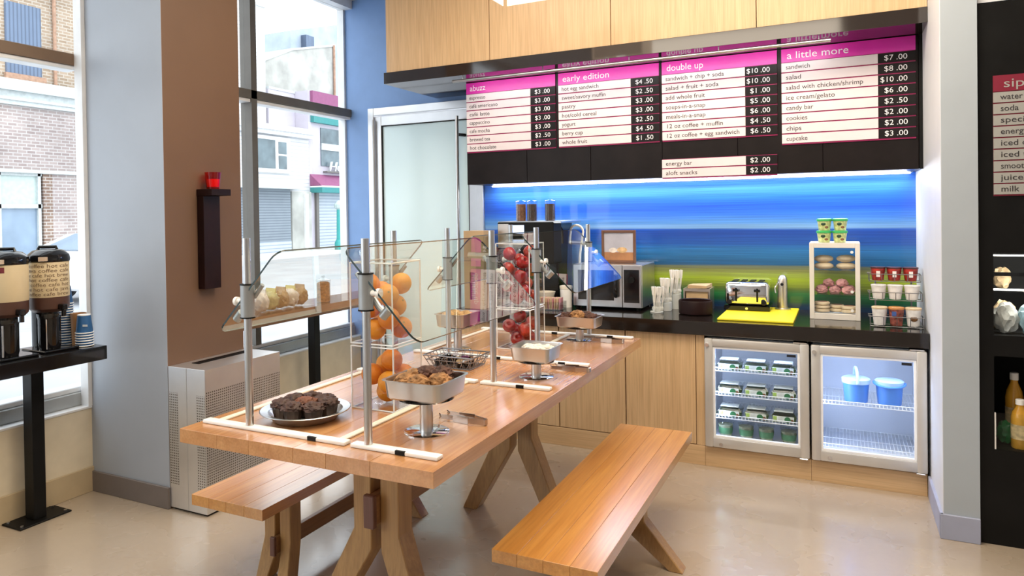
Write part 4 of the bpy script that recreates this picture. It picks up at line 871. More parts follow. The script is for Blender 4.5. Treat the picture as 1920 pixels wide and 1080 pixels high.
def bench(x0, x1, y0, y1, ya, yb, label, near_splay=.17):
    xc = (x0 + x1) / 2; bz = .396; th = .040
    t = thing('bench', label, 'bench', (xc, (y0 + y1) / 2, 0), 'oak benches beside the table')
    n = 4; w_ = (x1 - x0) / n
    for i in range(n): B().box(x0 + i * w_ + .0004, x0 + (i + 1) * w_ - .0004, y0, y1, bz - th, bz, .0006).out('plank', 'bench_oak', t)
    for y, yf, sp_ in ((ya, ya - .04, near_splay), (yb, yb - .06, .175)):
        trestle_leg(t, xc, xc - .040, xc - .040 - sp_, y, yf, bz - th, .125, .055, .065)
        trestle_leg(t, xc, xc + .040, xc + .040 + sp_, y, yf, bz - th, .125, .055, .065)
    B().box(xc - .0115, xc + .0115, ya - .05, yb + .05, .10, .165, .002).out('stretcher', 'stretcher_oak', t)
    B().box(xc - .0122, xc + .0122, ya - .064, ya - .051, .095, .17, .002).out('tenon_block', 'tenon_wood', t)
    return t
bench(-0.974, -0.634, 1.985, 3.44, 2.32, 2.96, 'honey oak trestle bench in the foreground right of the table')
bench(-2.186, -1.834, 1.905, 3.42, 2.20, 2.97, 'oak trestle bench left of the table, near the radiator cover', .02)

# ---------------------------------------------------------------- sneeze guards
def rail(t, x0, x1, y, m_='white_plastic'):
    r_ = B().box(x0, x1, y - .017, y + .017, TZ, TZ + .012, .004, 2).out('foot_rail', m_, t)
    xm = x1 - .12
    B().box(xm - .016, xm + .016, y - .0175, y - .010, TZ + .001, TZ + .0125).out('rail_notch', 'matte_black', r_)
def guard(label, ya, yb, zc):
    t = thing('sneeze_guard', label, 'sneeze guard', (-1.43, (ya + yb) / 2, TZ))
    for y in (ya, yb):
        rail(t, -1.855, -1.285, y); rail(t, -1.265, -.975, y)
    for x in (-1.815, -1.325): B().box(x - .012, x + .012, ya + .018, yb - .018, TZ, TZ + .007, .002).out('long_rail', 'cream_plastic', t)
    for sx, x in ((-1, -1.665), (1, -1.212)):
        for y in (ya, yb):
            p_ = B().cyl((x, y, TZ + .011), (x, y, 1.367), .0122, n=18).out('post', 'steel', t)
            z = zc - .025 if sx < 0 else zc + .02
            cl = B().cyl((x, y, z - .05), (x, y, z + .05), .0215, n=20).out('clamp', 'clamp_grey', p_)
            B().cyl((x, y, z + .05), (x, y, z + .054), .0235, n=20).out('clamp_ring', 'matte_black', p_); B().cyl((x, y, z - .054), (x, y, z - .05), .0235, n=20).out('clamp_ring', 'matte_black', p_)
            B().cyl((x + sx * .01, y, z - .003), (x + sx * .042, y, z - .003), .008, n=12).cyl((x + sx * .040, y, z - .003), (x + sx * .050, y, z - .003), .014, n=16).out('clamp_knob', 'white_plastic', p_)
            # arm reaching to the pane
            px_, pz_ = (x + sx * .055, z - .052) if sx > 0 else (x - .055, z - .045)
            B().tube([(x + sx * .012, y + .018, z - .02), (x + sx * .03, y + .02, z - .045), (px_, y + .02, pz_ - .012)], .009, 10).cyl((px_ - .012, y + .02, pz_ - .02), (px_ + .012, y + .02, pz_ + .004), .014, n=14).out('clamp_arm', 'clamp_grey', p_)
            B().tube([(x - sx * .012, y + .018, z + .01), (x - sx * .045, y + .02, z + .050)], .007, 10).out('clamp_arm', 'clamp_grey', p_)
    for sx, lo, hi in ((-1, (-1.782, 1.065), (-1.532, 1.328)), (1, (-1.036, 1.080), (-1.285, 1.338))):
        lo = Vector((lo[0], 0, lo[1])); hi = Vector((hi[0], 0, hi[1])); d_ = (hi - lo); Lh = d_.length; d_.normalize(); nn = Vector((-d_.z, 0, d_.x)) if sx < 0 else Vector((d_.z, 0, -d_.x))
        y0, y1 = ya - .012, yb + .03; r_ = .035
        out_ = []
        for cy_, cu, a0 in ((y0 + r_, r_, 180), (y1 - r_, r_, 270), (y1 - r_, Lh - r_, 0), (y0 + r_, Lh - r_, 90)):
            for k in range(5):
                a = R(a0 + 90 * k / 4); out_.append((cy_ + r_ * math.cos(a), cu + r_ * math.sin(a)))
        b = B(); e = B()
        th = .006
        P = lambda q, o: lo + d_ * q[1] + nn * o + Vector((0, q[0], 0))
        A = [b.bm.verts.new(P(q, -th / 2)) for q in out_]; C = [b.bm.verts.new(P(q, th / 2)) for q in out_]
        fs = [b.bm.faces.new(A), b.bm.faces.new(C[::-1])]
        # rim
        A2 = [b.bm.verts.new(P(q, -th / 2)) for q in out_]; C2 = [b.bm.verts.new(P(q, th / 2)) for q in out_]; n_ = len(out_); rf = []
        for i in range(n_): rf.append(b.bm.faces.new((A2[i], A2[(i + 1) % n_], C2[(i + 1) % n_], C2[i])))
        # orient the two large faces outward
        for f_, sg in zip(fs, (-1, 1)):
            f_.normal_update()
            if f_.normal.dot(nn) * sg < 0: f_.normal_flip()
        for f_ in rf: f_.material_index = 1
        o = b.out('glass_pane', 'guard_glass', t, smooth=False); o.data.materials.append(MATS['edge_dark'])
    return t
guard('near glass sneeze guard on steel posts over muffins and oranges', 1.682, 2.512, 1.195)
guard('far glass sneeze guard on steel posts over the apples', 2.968, 3.700, 1.20)

# ---------------------------------------------------------------- fruit bins and fruit
mat('orange_peel', (0.80, 0.30, 0.012), 0.42, var=0.12, scale=12, bump=0.25, bscale=260); mat('orange_deep', (0.74, 0.22, 0.01), 0.42, var=0.15, scale=12, bump=0.25, bscale=260); mat('orange_navel', (0.30, 0.20, 0.03), 0.6)
mat('apple_red', (0.30, 0.008, 0.008), 0.25, var=0.45, scale=22); mat('apple_streak', (0.36, 0.03, 0.012), 0.28, var=0.6, scale=26); mat('stem_brown', (0.08, 0.04, 0.02), 0.7)
def bin_(label, x0, x1, y0, y1, zs, catn):
    t = thing('fruit_bin', label, 'bin', ((x0 + x1) / 2, (y0 + y1) / 2, TZ))
    for i, (za, zb) in enumerate(zs):
        w_ = .0035; g = B(); e = .0
        g.box(x0, x1, y0, y1, za, za + .005); g.box(x0, x0 + w_, y0, y1, za + .005, zb); g.box(x1 - w_, x1, y0, y1, za + .005, zb); g.box(x0 + w_, x1 - w_, y1 - w_, y1, za + .005, zb); g.box(x0 + w_, x1 - w_, y0, y0 + w_, za + .005, zb)
        bn = g.out('bin_tier', 'acrylic', t, smooth=False)
        b = B(); r_ = .0028
        for z in (za + .003, zb - .002): b.tube([(x0, y0, z), (x1, y0, z), (x1, y1, z), (x0, y1, z)], r_, 6, True)
        for xx in (x0, x1):
            for yy in (y0, y1): b.tube([(xx, yy, za + .003), (xx, yy, zb)], r_, 6)
        b.out('bin_edge', 'acrylic_edge', bn)
    b = B(); zt = zs[-1][1]; b.box(x0 - .002, x1 + .002, y0 - .002, y1 + .002, zt, zt + .004); b.box(x0 + .02, x1 - .02, y0 + .02, y1 - .02, zt + .004, zt + .012).out('lid', 'acrylic', t, smooth=False)
    return t
mat('acrylic_edge', (0.80, 0.82, 0.84), 0.12, spec=0.8, var=0.02)
ob_ = ((-1.517, -1.345, 2.015, 2.195), [(TZ, .985), (.99, 1.272)])
ab_ = ((-1.517, -1.340, 3.19, 3.375), [(TZ, .965), (.97, 1.285)])
bin_('tall clear two tier bin of oranges behind the plate of muffins', *ob_[0], ob_[1], 'o'); bin_('tall clear two tier bin of red apples under the far guard', *ab_[0], ab_[1], 'a')
def pile(x0, x1, y0, y1, z0, r_, n, rng):
    pts = []
    for _ in range(n):
        best = None
        for _ in range(260):
            x = rng.uniform(x0 + r_, x1 - r_); y = rng.uniform(y0 + r_, y1 - r_); z = z0 + r_
            for (a, b_, c) in pts:
                d2 = (a - x) ** 2 + (b_ - y) ** 2
                if d2 < 4 * r_ * r_: z = max(z, c + math.sqrt(4 * r_ * r_ - d2))
            if best is None or z < best[2]: best = (x, y, z)
        pts.append(best)
    return pts
def orange_proto(m_, r_=.0385):
    t = thing('orange', '', 'orange', (0, 0, 0)); B().ball((0, 0, 0), r_, (1, 1, .96), 3, .02, 1.5, 3).out('peel', m_, t); B().cyl((0, 0, r_ * .93), (0, 0, r_ * .97), .004, n=8).out('navel', 'orange_navel', t); return t
def apple_proto(m_, r_=.0337):
    t = thing('apple', '', 'apple', (0, 0, 0))
    pr_ = [(.001, -.80), (.28, -.92), (.55, -.86), (.86, -.45), (1.0, .10), (.93, .55), (.66, .86), (.36, .92), (.14, .80), (.02, .66)]
    B().lathe([(a * r_, z * r_) for a, z in pr_], (0, 0), 20).out('skin', m_, t); B().tube([(0, 0, .66 * r_), (.002, 0, .95 * r_), (.006, 0, 1.15 * r_)], .0014, 6).out('stem', 'stem_brown', t); return t
rng = random.Random(11)
for kind, protos, (bx_, zs), ns, r_ in (('orange', [orange_proto('orange_peel'), orange_proto('orange_deep')], ob_, (9, 14), .0385), ('apple', [apple_proto('apple_red'), apple_proto('apple_streak')], ab_, (14, 24), .0365)):
    used = [False, False]
    for ti in range(2):
        for i, q in enumerate(q_ for q_ in pile(bx_[0] + .005, bx_[1] - .005, bx_[2] + .005, bx_[3] - .005, zs[ti][0] + .006, r_ + .0012, ns[ti], rng) if q_[2] + r_ < zs[ti][1] - .002):
            k = i % 2; tier = ('lower', 'upper')[ti]
            lb_ = '%s %s in the %s tier of the clear %s bin' % ((('bright', 'deep') if kind == 'orange' else ('dark red', 'streaked red'))[k], kind, tier, kind); gp = '%s %ss in the %s tier' % ((('bright', 'deep') if kind == 'orange' else ('dark red', 'streaked red'))[k], kind, tier)
            if not used[k]: o = protos[k]; used[k] = True; o.location = q; o['label'] = lb_; o['group'] = gp
            else: o = copy_tree(protos[k], q, None, lb_, gp)
            o.rotation_euler = (rng.uniform(-1.2, 1.2), rng.uniform(-1.2, 1.2), rng.uniform(0, 6))

# ---------------------------------------------------------------- trays, plate, basket, tongs
def tray_stand(label, x, y, zb, zr, w_, l_, rb, rp=.0205):
    t = thing('pedestal_stand', label, 'stand', (x, y, TZ), 'steel pedestal stands on the table')
    B().lathe([(rb, TZ), (rb, TZ + .003), (rb - .003, TZ + .0045)], (x, y), 36).out('base', 'chrome', t)
    B().cyl((x, y, TZ + .004), (x, y, zb - .006), rp, n=24).out('column', 'steel', t)
    B().lathe([(min(w_, l_) * .46, zb - .006), (min(w_, l_) * .46, zb - .001)], (x, y), 30).out('top_disc', 'gloss_black', t)
    return t
def pan(label, x, y, zb, zr, w_, l_, m_='steel'):
    t = thing('baking_pan', label, 'pan', (x, y, zb), 'steel pans on pedestal stands')
    def ring(a, b_, r_, z):
        out_ = []
        for cx_, cy_, a0 in ((a - r_, b_ - r_, 0), (-a + r_, b_ - r_, 90), (-a + r_, -b_ + r_, 180), (a - r_, -b_ + r_, 270)):
            for k in range(4):
                q = R(a0 + 30 * k); out_.append((x + cx_ + r_ * math.cos(q), y + cy_ + r_ * math.sin(q), z))
        return out_
    a, c = w_ / 2, l_ / 2
    rings = [ring(a - .012, c - .012, .018, zb), ring(a - .006, c - .006, .02, zb + .006), ring(a - .001, c - .001, .02, zr - .004), ring(a + .006, c + .006, .022, zr - .002), ring(a + .006, c + .006, .022, zr), ring(a - .003, c - .003, .02, zr - .001), ring(a - .009, c - .009, .018, zb + .006)]
    b = B(); V = [[b.bm.verts.new(p_) for p_ in r_] for r_ in rings]
    for P_, Q_ in zip(V, V[1:]):
        for i in range(len(P_)): b.bm.faces.new((P_[i], P_[(i + 1) % len(P_)], Q_[(i + 1) % len(P_)], Q_[i]))
    b.bm.faces.new(V[0][::-1]); b.bm.faces.new(V[-1])
    b.out('pan_body', m_, t)
    return t
mat('scone', (0.40, 0.19, 0.07), 0.75, var=0.5, scale=30, bump=0.6, bscale=70); mat('scone_dark', (0.10, 0.035, 0.02), 0.7, var=0.5, scale=30, bump=0.6); mat('scone_tan', (0.62, 0.36, 0.15), 0.7, var=0.35, scale=25, bump=0.4); mat('dough_white', (0.72, 0.66, 0.58), 0.6, var=0.15, scale=20, bump=0.3); mat('choc', (0.06, 0.024, 0.016), 0.55, var=0.5, scale=35, bump=0.8, bscale=50); mat('choc_light', (0.16, 0.05, 0.02), 0.55, var=0.4, scale=35, bump=0.6, bscale=50); mat('choc_paper', (0.05, 0.028, 0.020), 0.45, var=0.5, scale=30)
stands = [('near steel pedestal stand beside the tongs', -1.140, 1.885, .878, .938, .195, .19, .071, 'near steel pan of golden scones', [('scone', 'golden fruit scone in the near pan, %s'), ('scone_dark', 'dark scone in the near pan, %s')], [(-.055, -.045, 0, 'front left'), (.0, -.052, 0, 'front middle'), (.058, .0, 0, 'right'), (-.02, .045, 1, 'rear left'), (.035, .055, 1, 'rear right'), (-.06, .03, 0, 'left')], .037),
          ('middle steel pedestal stand in front of the apple bin', -1.110, 2.700, .838, .898, .17, .16, .070, 'middle steel pan of pale dough balls', [('dough_white', 'pale round bun in the middle pan, %s')], [(-.045, .02, 0, 'left'), (.0, .03, 0, 'centre'), (.045, .03, 0, 'right'), (-.02, -.03, 0, 'front left'), (.03, -.03, 0, 'front right')], .028),
          ('far right steel pedestal stand at the table end', -1.222, 3.575, .838, .895, .215, .16, .072, 'far right steel pan of dark muffins', [('scone_dark', 'dark brown muffin in the far right pan, %s'), ('scone', 'golden brown muffin in the far right pan, %s')], [(-.07, -.02, 0, 'left'), (-.005, -.02, 1, 'middle'), (.065, .0, 0, 'right'), (-.035, .04, 0, 'rear left'), (.03, .045, 0, 'rear right')], .038),
          ('far left steel pedestal stand behind the wire basket', -1.688, 3.10, .885, .95, .155, .19, .066, 'far left steel pan of tan biscuits', [('scone_tan', 'tan biscuit in the far left pan, %s')], [(-.035, -.04, 0, 'front left'), (.035, -.04, 0, 'front right'), (-.035, .03, 0, 'rear left'), (.035, .035, 0, 'rear right')], .036)]
for (ls_, x, y, zb, zr, w_, l_, rb, lp, kinds, items, r_) in stands:
    tray_stand(ls_, x, y, zb, zr, w_, l_, rb); pan(lp, x, y, zb, zr, w_, l_, 'steel' if x > -1.2 else 'steel_warm')
    for i, (dx, dy, k, pos) in enumerate(items):
        m_, lb_ = kinds[k]; hgt = {'dough_white': .62}.get(m_, .72)
        dx *= .86; dy *= .86
        o = B().ball((x + dx, y + dy, zb + .008 + r_ * .8 + (.012 if zr - zb > .058 else .006)), r_, (1, .95, hgt), 4, .22, 2.6, i * 3.1 + x * 7, flat=.55).out({'dough_white': 'bun', 'scone_tan': 'biscuit'}.get(m_, 'scone' if 'scone' in lb_ else 'muffin'), m_)
        o.location.z = zb + (.014 if zr - zb > .055 else .01) + (.022 if k == 1 else .012); tag(o, lb_ % pos, {'dough_white': 'bun', 'scone_tan': 'biscuit'}.get(m_, 'scone' if 'scone' in lb_ else 'muffin'), lp.replace('steel pan of ', 'pan '))
px_, py_ = -1.583, 1.850
pt = thing('pie_plate', 'steel pie plate of chocolate muffins under the near guard', 'plate', (px_, py_, TZ))
B().lathe([(.100, TZ), (.105, TZ + .003), (.122, TZ + .026), (.146, TZ + .031), (.148, TZ + .033), (.145, TZ + .0345), (.121, TZ + .029), (.102, TZ + .006), (.03, TZ + .005)], (px_, py_), 48).out('plate', 'steel', pt)
m0 = None
def choc_muffin(loc, label, top='choc'):
    x, y, z = loc
    t = thing('chocolate_muffin', label, 'muffin', loc, 'chocolate muffins on the pie plate')
    n = 28; b = B(); rings = []
    for r_, dz in ((.024, 0), (.031, .040)):
        rings.append([b.bm.verts.new((x + r_ * (1 + (.03 if i % 2 else -.03)) * math.cos(2 * math.pi * i / n), y + r_ * (1 + (.03 if i % 2 else -.03)) * math.sin(2 * math.pi * i / n), z + dz)) for i in range(n)])
    for i in range(n): b.bm.faces.new((rings[0][i], rings[0][(i + 1) % n], rings[1][(i + 1) % n], rings[1][i]))
    b.bm.faces.new(rings[0][::-1]); b.bm.faces.new(rings[1]); b.out('paper_case', 'choc_paper', t)
    B().ball((x, y, z + .042), .035, (1, 1, .55), 4, .25, 2.4, x * 31 + y * 17, flat=.15).out('muffin_top', top, t)
    return t
for i, (dx, dy, pos) in enumerate(((-.062, -.045, 'front left'), (.0, -.062, 'front middle'), (.062, -.035, 'front right'), (-.070, .025, 'left'), (-.005, .008, 'middle, lighter brown'), (.066, .036, 'right'), (-.030, .068, 'rear left'), (.028, .066, 'rear right'))):
    choc_muffin((px_ + dx, py_ + dy, TZ + .0065), 'chocolate muffin on the pie plate, %s' % pos, 'choc_light' if i == 4 else 'choc')
# wire basket with dark pods
bk = thing('wire_basket', 'black wire basket of dark coffee creamers behind the scones', 'basket', (-1.51, 2.76, TZ))
b = B(); x0, x1, y0, y1 = -1.60, -1.41, 2.69, 2.83; zt = TZ + .055
b.tube([(x0 - .03, y0 - .015, zt), (x1 + .02, y0 - .015, zt), (x1 + .02, y1 + .015, zt), (x0 - .03, y1 + .015, zt)], .0032, 8, True); b.tube([(x0, y0, TZ + .004), (x1, y0, TZ + .004), (x1, y1, TZ + .004), (x0, y1, TZ + .004)], .0025, 6, True)
b.tube([(x0 - .02, y0 - .01, TZ + .035), (x1 + .013, y0 - .01, TZ + .035), (x1 + .013, y1 + .01, TZ + .035), (x0 - .02, y1 + .01, TZ + .035)], .002, 6, True)
b.out('rim_wires', 'wire_grey', bk)
b = B()
for i in range(13):
    f = i / 12; xa = x0 + (x1 - x0) * f; xb = x0 - .03 + (x1 - x0 + .05) * f; xb2 = x0 - .03 + (x1 - x0 + .05) * min(1, max(0, f + (.08 if i % 2 else -.08)))
    b.tube([(xb2, y0 - .015, zt), (xa, y0, TZ + .004), (xa, y1, TZ + .004), (xb2, y1 + .015, zt)], .0016, 5)
for i in range(7):
    f = i / 6; ya = y0 + (y1 - y0) * f; b.tube([(x0 - .03, y0 - .015 + (y1 - y0 + .03) * f, zt), (x0, ya, TZ + .004), (x1, ya, TZ + .004), (x1 + .02, y0 - .015 + (y1 - y0 + .03) * f, zt)], .0016, 5)
o = b.out('mesh_wires', 'wire_grey', bk); o['kind'] = 'stuff'
cp_ = None; rng = random.Random(4)
for i in range(14):
    x = x0 + .022 + (i % 5) * .036; y = y0 + .025 + (i // 5) * .044; z = TZ + .0075 + .004 * (i % 3); nm_ = ('front row', 'middle row', 'back row')[i // 5]
    lb_ = 'dark foil creamer pot in the black wire basket, %s' % nm_
    if cp_ is None:
        cp_ = thing('creamer_pot', lb_, 'creamer', (x, y, z), 'creamers in the basket %s' % nm_)
        B().lathe([(.012, z), (.0165, z + .026)], (x, y), 14).out('pot', 'gloss_black', cp_); B().lathe([(.0175, z + .026), (.0175, z + .0285)], (x, y), 14).out('foil_lid', 'chrome', cp_)
        o = cp_
    else: o = copy_tree(cp_, (x, y, z), 0, lb_, 'creamers in the basket %s' % nm_)
    o.rotation_euler = (rng.uniform(-.3, .3), rng.uniform(-.3, .3), 0)
mat('tong_steel', (0.46, 0.40, 0.35), 0.18, 1.0)
def tongs(label, x, y, ang):
    t = thing('serving_tongs', label, 'tongs', (x, y, TZ), 'serving tongs on the table')
    for s_ in (-1, 1):
        pts = [(x + .085, y + s_ * .006, TZ + .012), (x + .03, y + s_ * .019, TZ + .013), (x - .03, y + s_ * .017, TZ + .012), (x - .075, y + s_ * .024, TZ + .012)]
        b = B()
        for (p_, q_), w_ in zip(zip(pts, pts[1:]), (.010, .012, .008)):
            p_ = Vector(p_); q_ = Vector(q_)
            b.hexa([(p_.x, p_.y - .0012, p_.z - w_), (p_.x, p_.y + .0012, p_.z - w_), (p_.x, p_.y + .0012, p_.z + w_ * .9), (p_.x, p_.y - .0012, p_.z + w_ * .9)], [(q_.x, q_.y - .0012, q_.z - w_ * .9), (q_.x, q_.y + .0012, q_.z - w_ * .9), (q_.x, q_.y + .0012, q_.z + w_ * .8), (q_.x, q_.y - .0012, q_.z + w_ * .8)])
        a_ = b.out('arm', 'tong_steel', t)
        g = B()
        for k in (-1, 0, 1): g.tube([(x - .073, y + s_ * .024, TZ + .012), (x - .083, y + s_ * .021, TZ + .012 + k * .008)], .0022, 6)
        g.out('claw', 'tong_steel', a_)
    B().box(x + .080, x + .088, y - .008, y + .008, TZ + .002, TZ + .022, .002).out('spring_end', 'tong_steel', t)
    t.rotation_euler = (0, 0, ang)
tongs('steel serving tongs lying beside the near pedestal stand', -1.085, 2.025, R(-8))
tongs('steel serving tongs lying beside the middle pedestal stand', -1.020, 2.86, R(-4))
tongs('steel serving tongs lying beside the far pedestal stand', -1.07, 3.56, R(-6))

# ---------------------------------------------------------------- radiator cover by the pillar
def perforated():
    m, nt, b = nodes_of('perforated_steel'); L = nt.links
    tc = N(nt, 'ShaderNodeTexCoord'); sep = N(nt, 'ShaderNodeSeparateXYZ'); L.new(tc.outputs['Object'], sep.inputs[0])
    per = 0.0125
    def cell(a):
        d = N(nt, 'ShaderNodeMath', operation='DIVIDE'); d.inputs[1].default_value = per; L.new(a, d.inputs[0])
        f = N(nt, 'ShaderNodeMath', operation='FRACT'); L.new(d.outputs[0], f.inputs[0])
        s_ = N(nt, 'ShaderNodeMath', operation='SUBTRACT'); s_.inputs[1].default_value = 0.5; L.new(f.outputs[0], s_.inputs[0])
        p_ = N(nt, 'ShaderNodeMath', operation='MULTIPLY'); L.new(s_.outputs[0], p_.inputs[0]); L.new(s_.outputs[0], p_.inputs[1]); return p_.outputs[0]
    ad0 = N(nt, 'ShaderNodeMath', operation='ADD'); L.new(sep.outputs[0], ad0.inputs[0]); L.new(sep.outputs[1], ad0.inputs[1])
    ad = N(nt, 'ShaderNodeMath', operation='ADD'); L.new(cell(ad0.outputs[0]), ad.inputs[0]); L.new(cell(sep.outputs[2]), ad.inputs[1])
    lt = N(nt, 'ShaderNodeMath', operation='LESS_THAN'); lt.inputs[1].default_value = 0.075; L.new(ad.outputs[0], lt.inputs[0])
    nz = N(nt, 'ShaderNodeTexNoise'); nz.inputs['Scale'].default_value = 6; L.new(tc.outputs['Object'], nz.inputs['Vector']); r0 = ramp(nt, [(0.3, (0.60, 0.61, 0.63)), (0.7, (0.72, 0.73, 0.75))]); L.new(nz.outputs['Fac'], r0.inputs[0])
    mx = N(nt, 'ShaderNodeMix', data_type='RGBA'); mx.inputs[7].default_value = (0.05, 0.04, 0.035, 1); L.new(lt.outputs[0], mx.inputs[0]); L.new(r0.outputs[0], mx.inputs[6]); L.new(mx.outputs[2], b.inputs['Base Color'])
    iv = N(nt, 'ShaderNodeMath', operation='SUBTRACT'); iv.inputs[0].default_value = 0.85; L.new(lt.outputs[0], iv.inputs[1]); iv.use_clamp = True; L.new(iv.outputs[0], b.inputs['Metallic'])
    b.inputs['Roughness'].default_value = 0.38
perforated()
rc = thing('radiator_cover', 'brushed steel perforated radiator cover against the pillar', 'radiator cover', (-2.84, 2.71, 0))
x0, x1, y0, y1, zt = -2.962, -2.711, 2.455, 2.966, .705
bd = B().box(x0, x1 - .0005, y0 + .001, y1, .012, zt - .001).out('body', 'aluminium', rc)
B().box(x0 + .001, x0 + .125, y0 - .0015, y0 + .001, .012, zt, .0008).out('end_panel', 'aluminium', rc)
B().box(x0 + .128, x1, y0 - .0015, y0 + .001, .012, zt, .0008).out('end_panel', 'aluminium', rc)
B().box(x0 + .008, x0 + .066, y0 - .0025, y0 - .0016, .13, .58).out('perforated_zone', 'perforated_steel', rc)
B().box(x1 - .062, x1 - .004, y0 - .0025, y0 - .0016, .12, .58).out('perforated_zone', 'perforated_steel', rc)
B().box(x1 - .0004, x1 + .0008, y0 + .004, y1 - .004, .10, .60).out('perforated_zone', 'perforated_steel', rc)
B().box(x1 - .0004, x1 + .0006, y0 + .002, y1, .60, zt - .001).out('side_panel', 'aluminium', rc)
B().box(x0 + .05, x0 + .10, 2.555, 2.915, zt - .001, zt + .0012).out('vent_slot', 'matte_black', rc)
b = B()
for k in range(3): b.box(x0 + .058 + .013 * k, x0 + .061 + .013 * k, 2.56, 2.91, zt + .001, zt + .003)
o = b.out('vent_fins', 'menu_black', rc); o['kind'] = 'stuff'
B().box(x0 + .01, x1 - .01, y0 + .012, y1 - .01, 0, .012).out('plinth', 'matte_black', rc)

# ---------------------------------------------------------------- candle bracket on the pillar
cb_ = thing('candle_bracket', 'dark wooden L-shaped candle bracket on the brown pillar', 'bracket', (-2.94, 2.72, 1.07))
B().box(-2.963, -2.915, 2.652, 2.762, 1.065, 1.546, .002).out('back_board', 'espresso_wood', cb_)
B().box(-2.963, -2.855, 2.650, 2.782, 1.546, 1.580, .002).out('ledge', 'espresso_wood', cb_)
vo = thing('votive_glass', 'red glass votive holder on the dark pillar bracket', 'candle holder', (-2.912, 2.715, 1.580))
B().lathe([(.030, 1.581), (.033, 1.583), (.042, 1.668), (.0395, 1.668), (.031, 1.592), (.01, 1.591)], (-2.912, 2.715), 28).out('glass', 'red_glass', vo)
mat('red_wax', (0.85, 0.10, 0.03), 0.35, emit=(0.8, 0.08, 0.02), es=0.0)
B().lathe([(.0295, 1.5915), (.033, 1.632), (.005, 1.634)], (-2.912, 2.715), 24).out('candle', 'red_wax', vo)
B().cyl((-2.912, 2.715, 1.634), (-2.912, 2.715, 1.642), .0012, n=6).out('wick', 'matte_black', vo)

# ---------------------------------------------------------------- window shelves
mat('table_reflection_brown', (0.15, 0.085, 0.05), 0.25, var=0.15)
SZ = .818
s1 = thing('window_shelf', 'black shelf on a steel post under the left window, carrying coffee urns', 'shelf', (-3.4, 1.5, 0))
B().box(-3.53, -3.20, .40, 2.30, .752, SZ, .002).out('shelf_board', 'gloss_black', s1)
B().box(-3.495, -3.425, 2.065, 2.125, .008, .752, .002).out('post', 'matte_black', s1)
fp = B().box(-3.53, -3.385, 1.975, 2.225, 0, .008, .002).out('foot_plate', 'matte_black', s1)
for x in (-3.51, -3.405):
    for y in (1.995, 2.205): B().cyl((x, y, .008), (x, y, .014), .008, n=6).out('bolt', 'steel', fp)
B().box(-3.495, -3.425, .62, .68, .008, .752, .002).out('post', 'matte_black', s1)
B().box(-3.53, -3.385, .53, .78, 0, .008, .002).out('foot_plate', 'matte_black', s1)
s2 = thing('window_shelf', 'black shelf on a post under the right window, brown table reflection painted on its edge', 'shelf', (-3.38, 3.9, 0))
B().box(-3.53, -3.205, 2.975, WY - .03, .752, SZ, .002).out('shelf_board', 'gloss_black', s2)
B().box(-3.2045, -3.20, 2.975, WY - .03, .752, SZ).out('edge_reflection', 'table_reflection_brown', s2)  # brown reflection of the table, painted on the black front edge
B().box(-3.39, -3.33, 4.00, 4.06, .008, .752, .002).out('post', 'matte_black', s2)
B().box(-3.44, -3.28, 3.92, 4.14, 0, .008, .002).out('foot_plate', 'matte_black', s2)
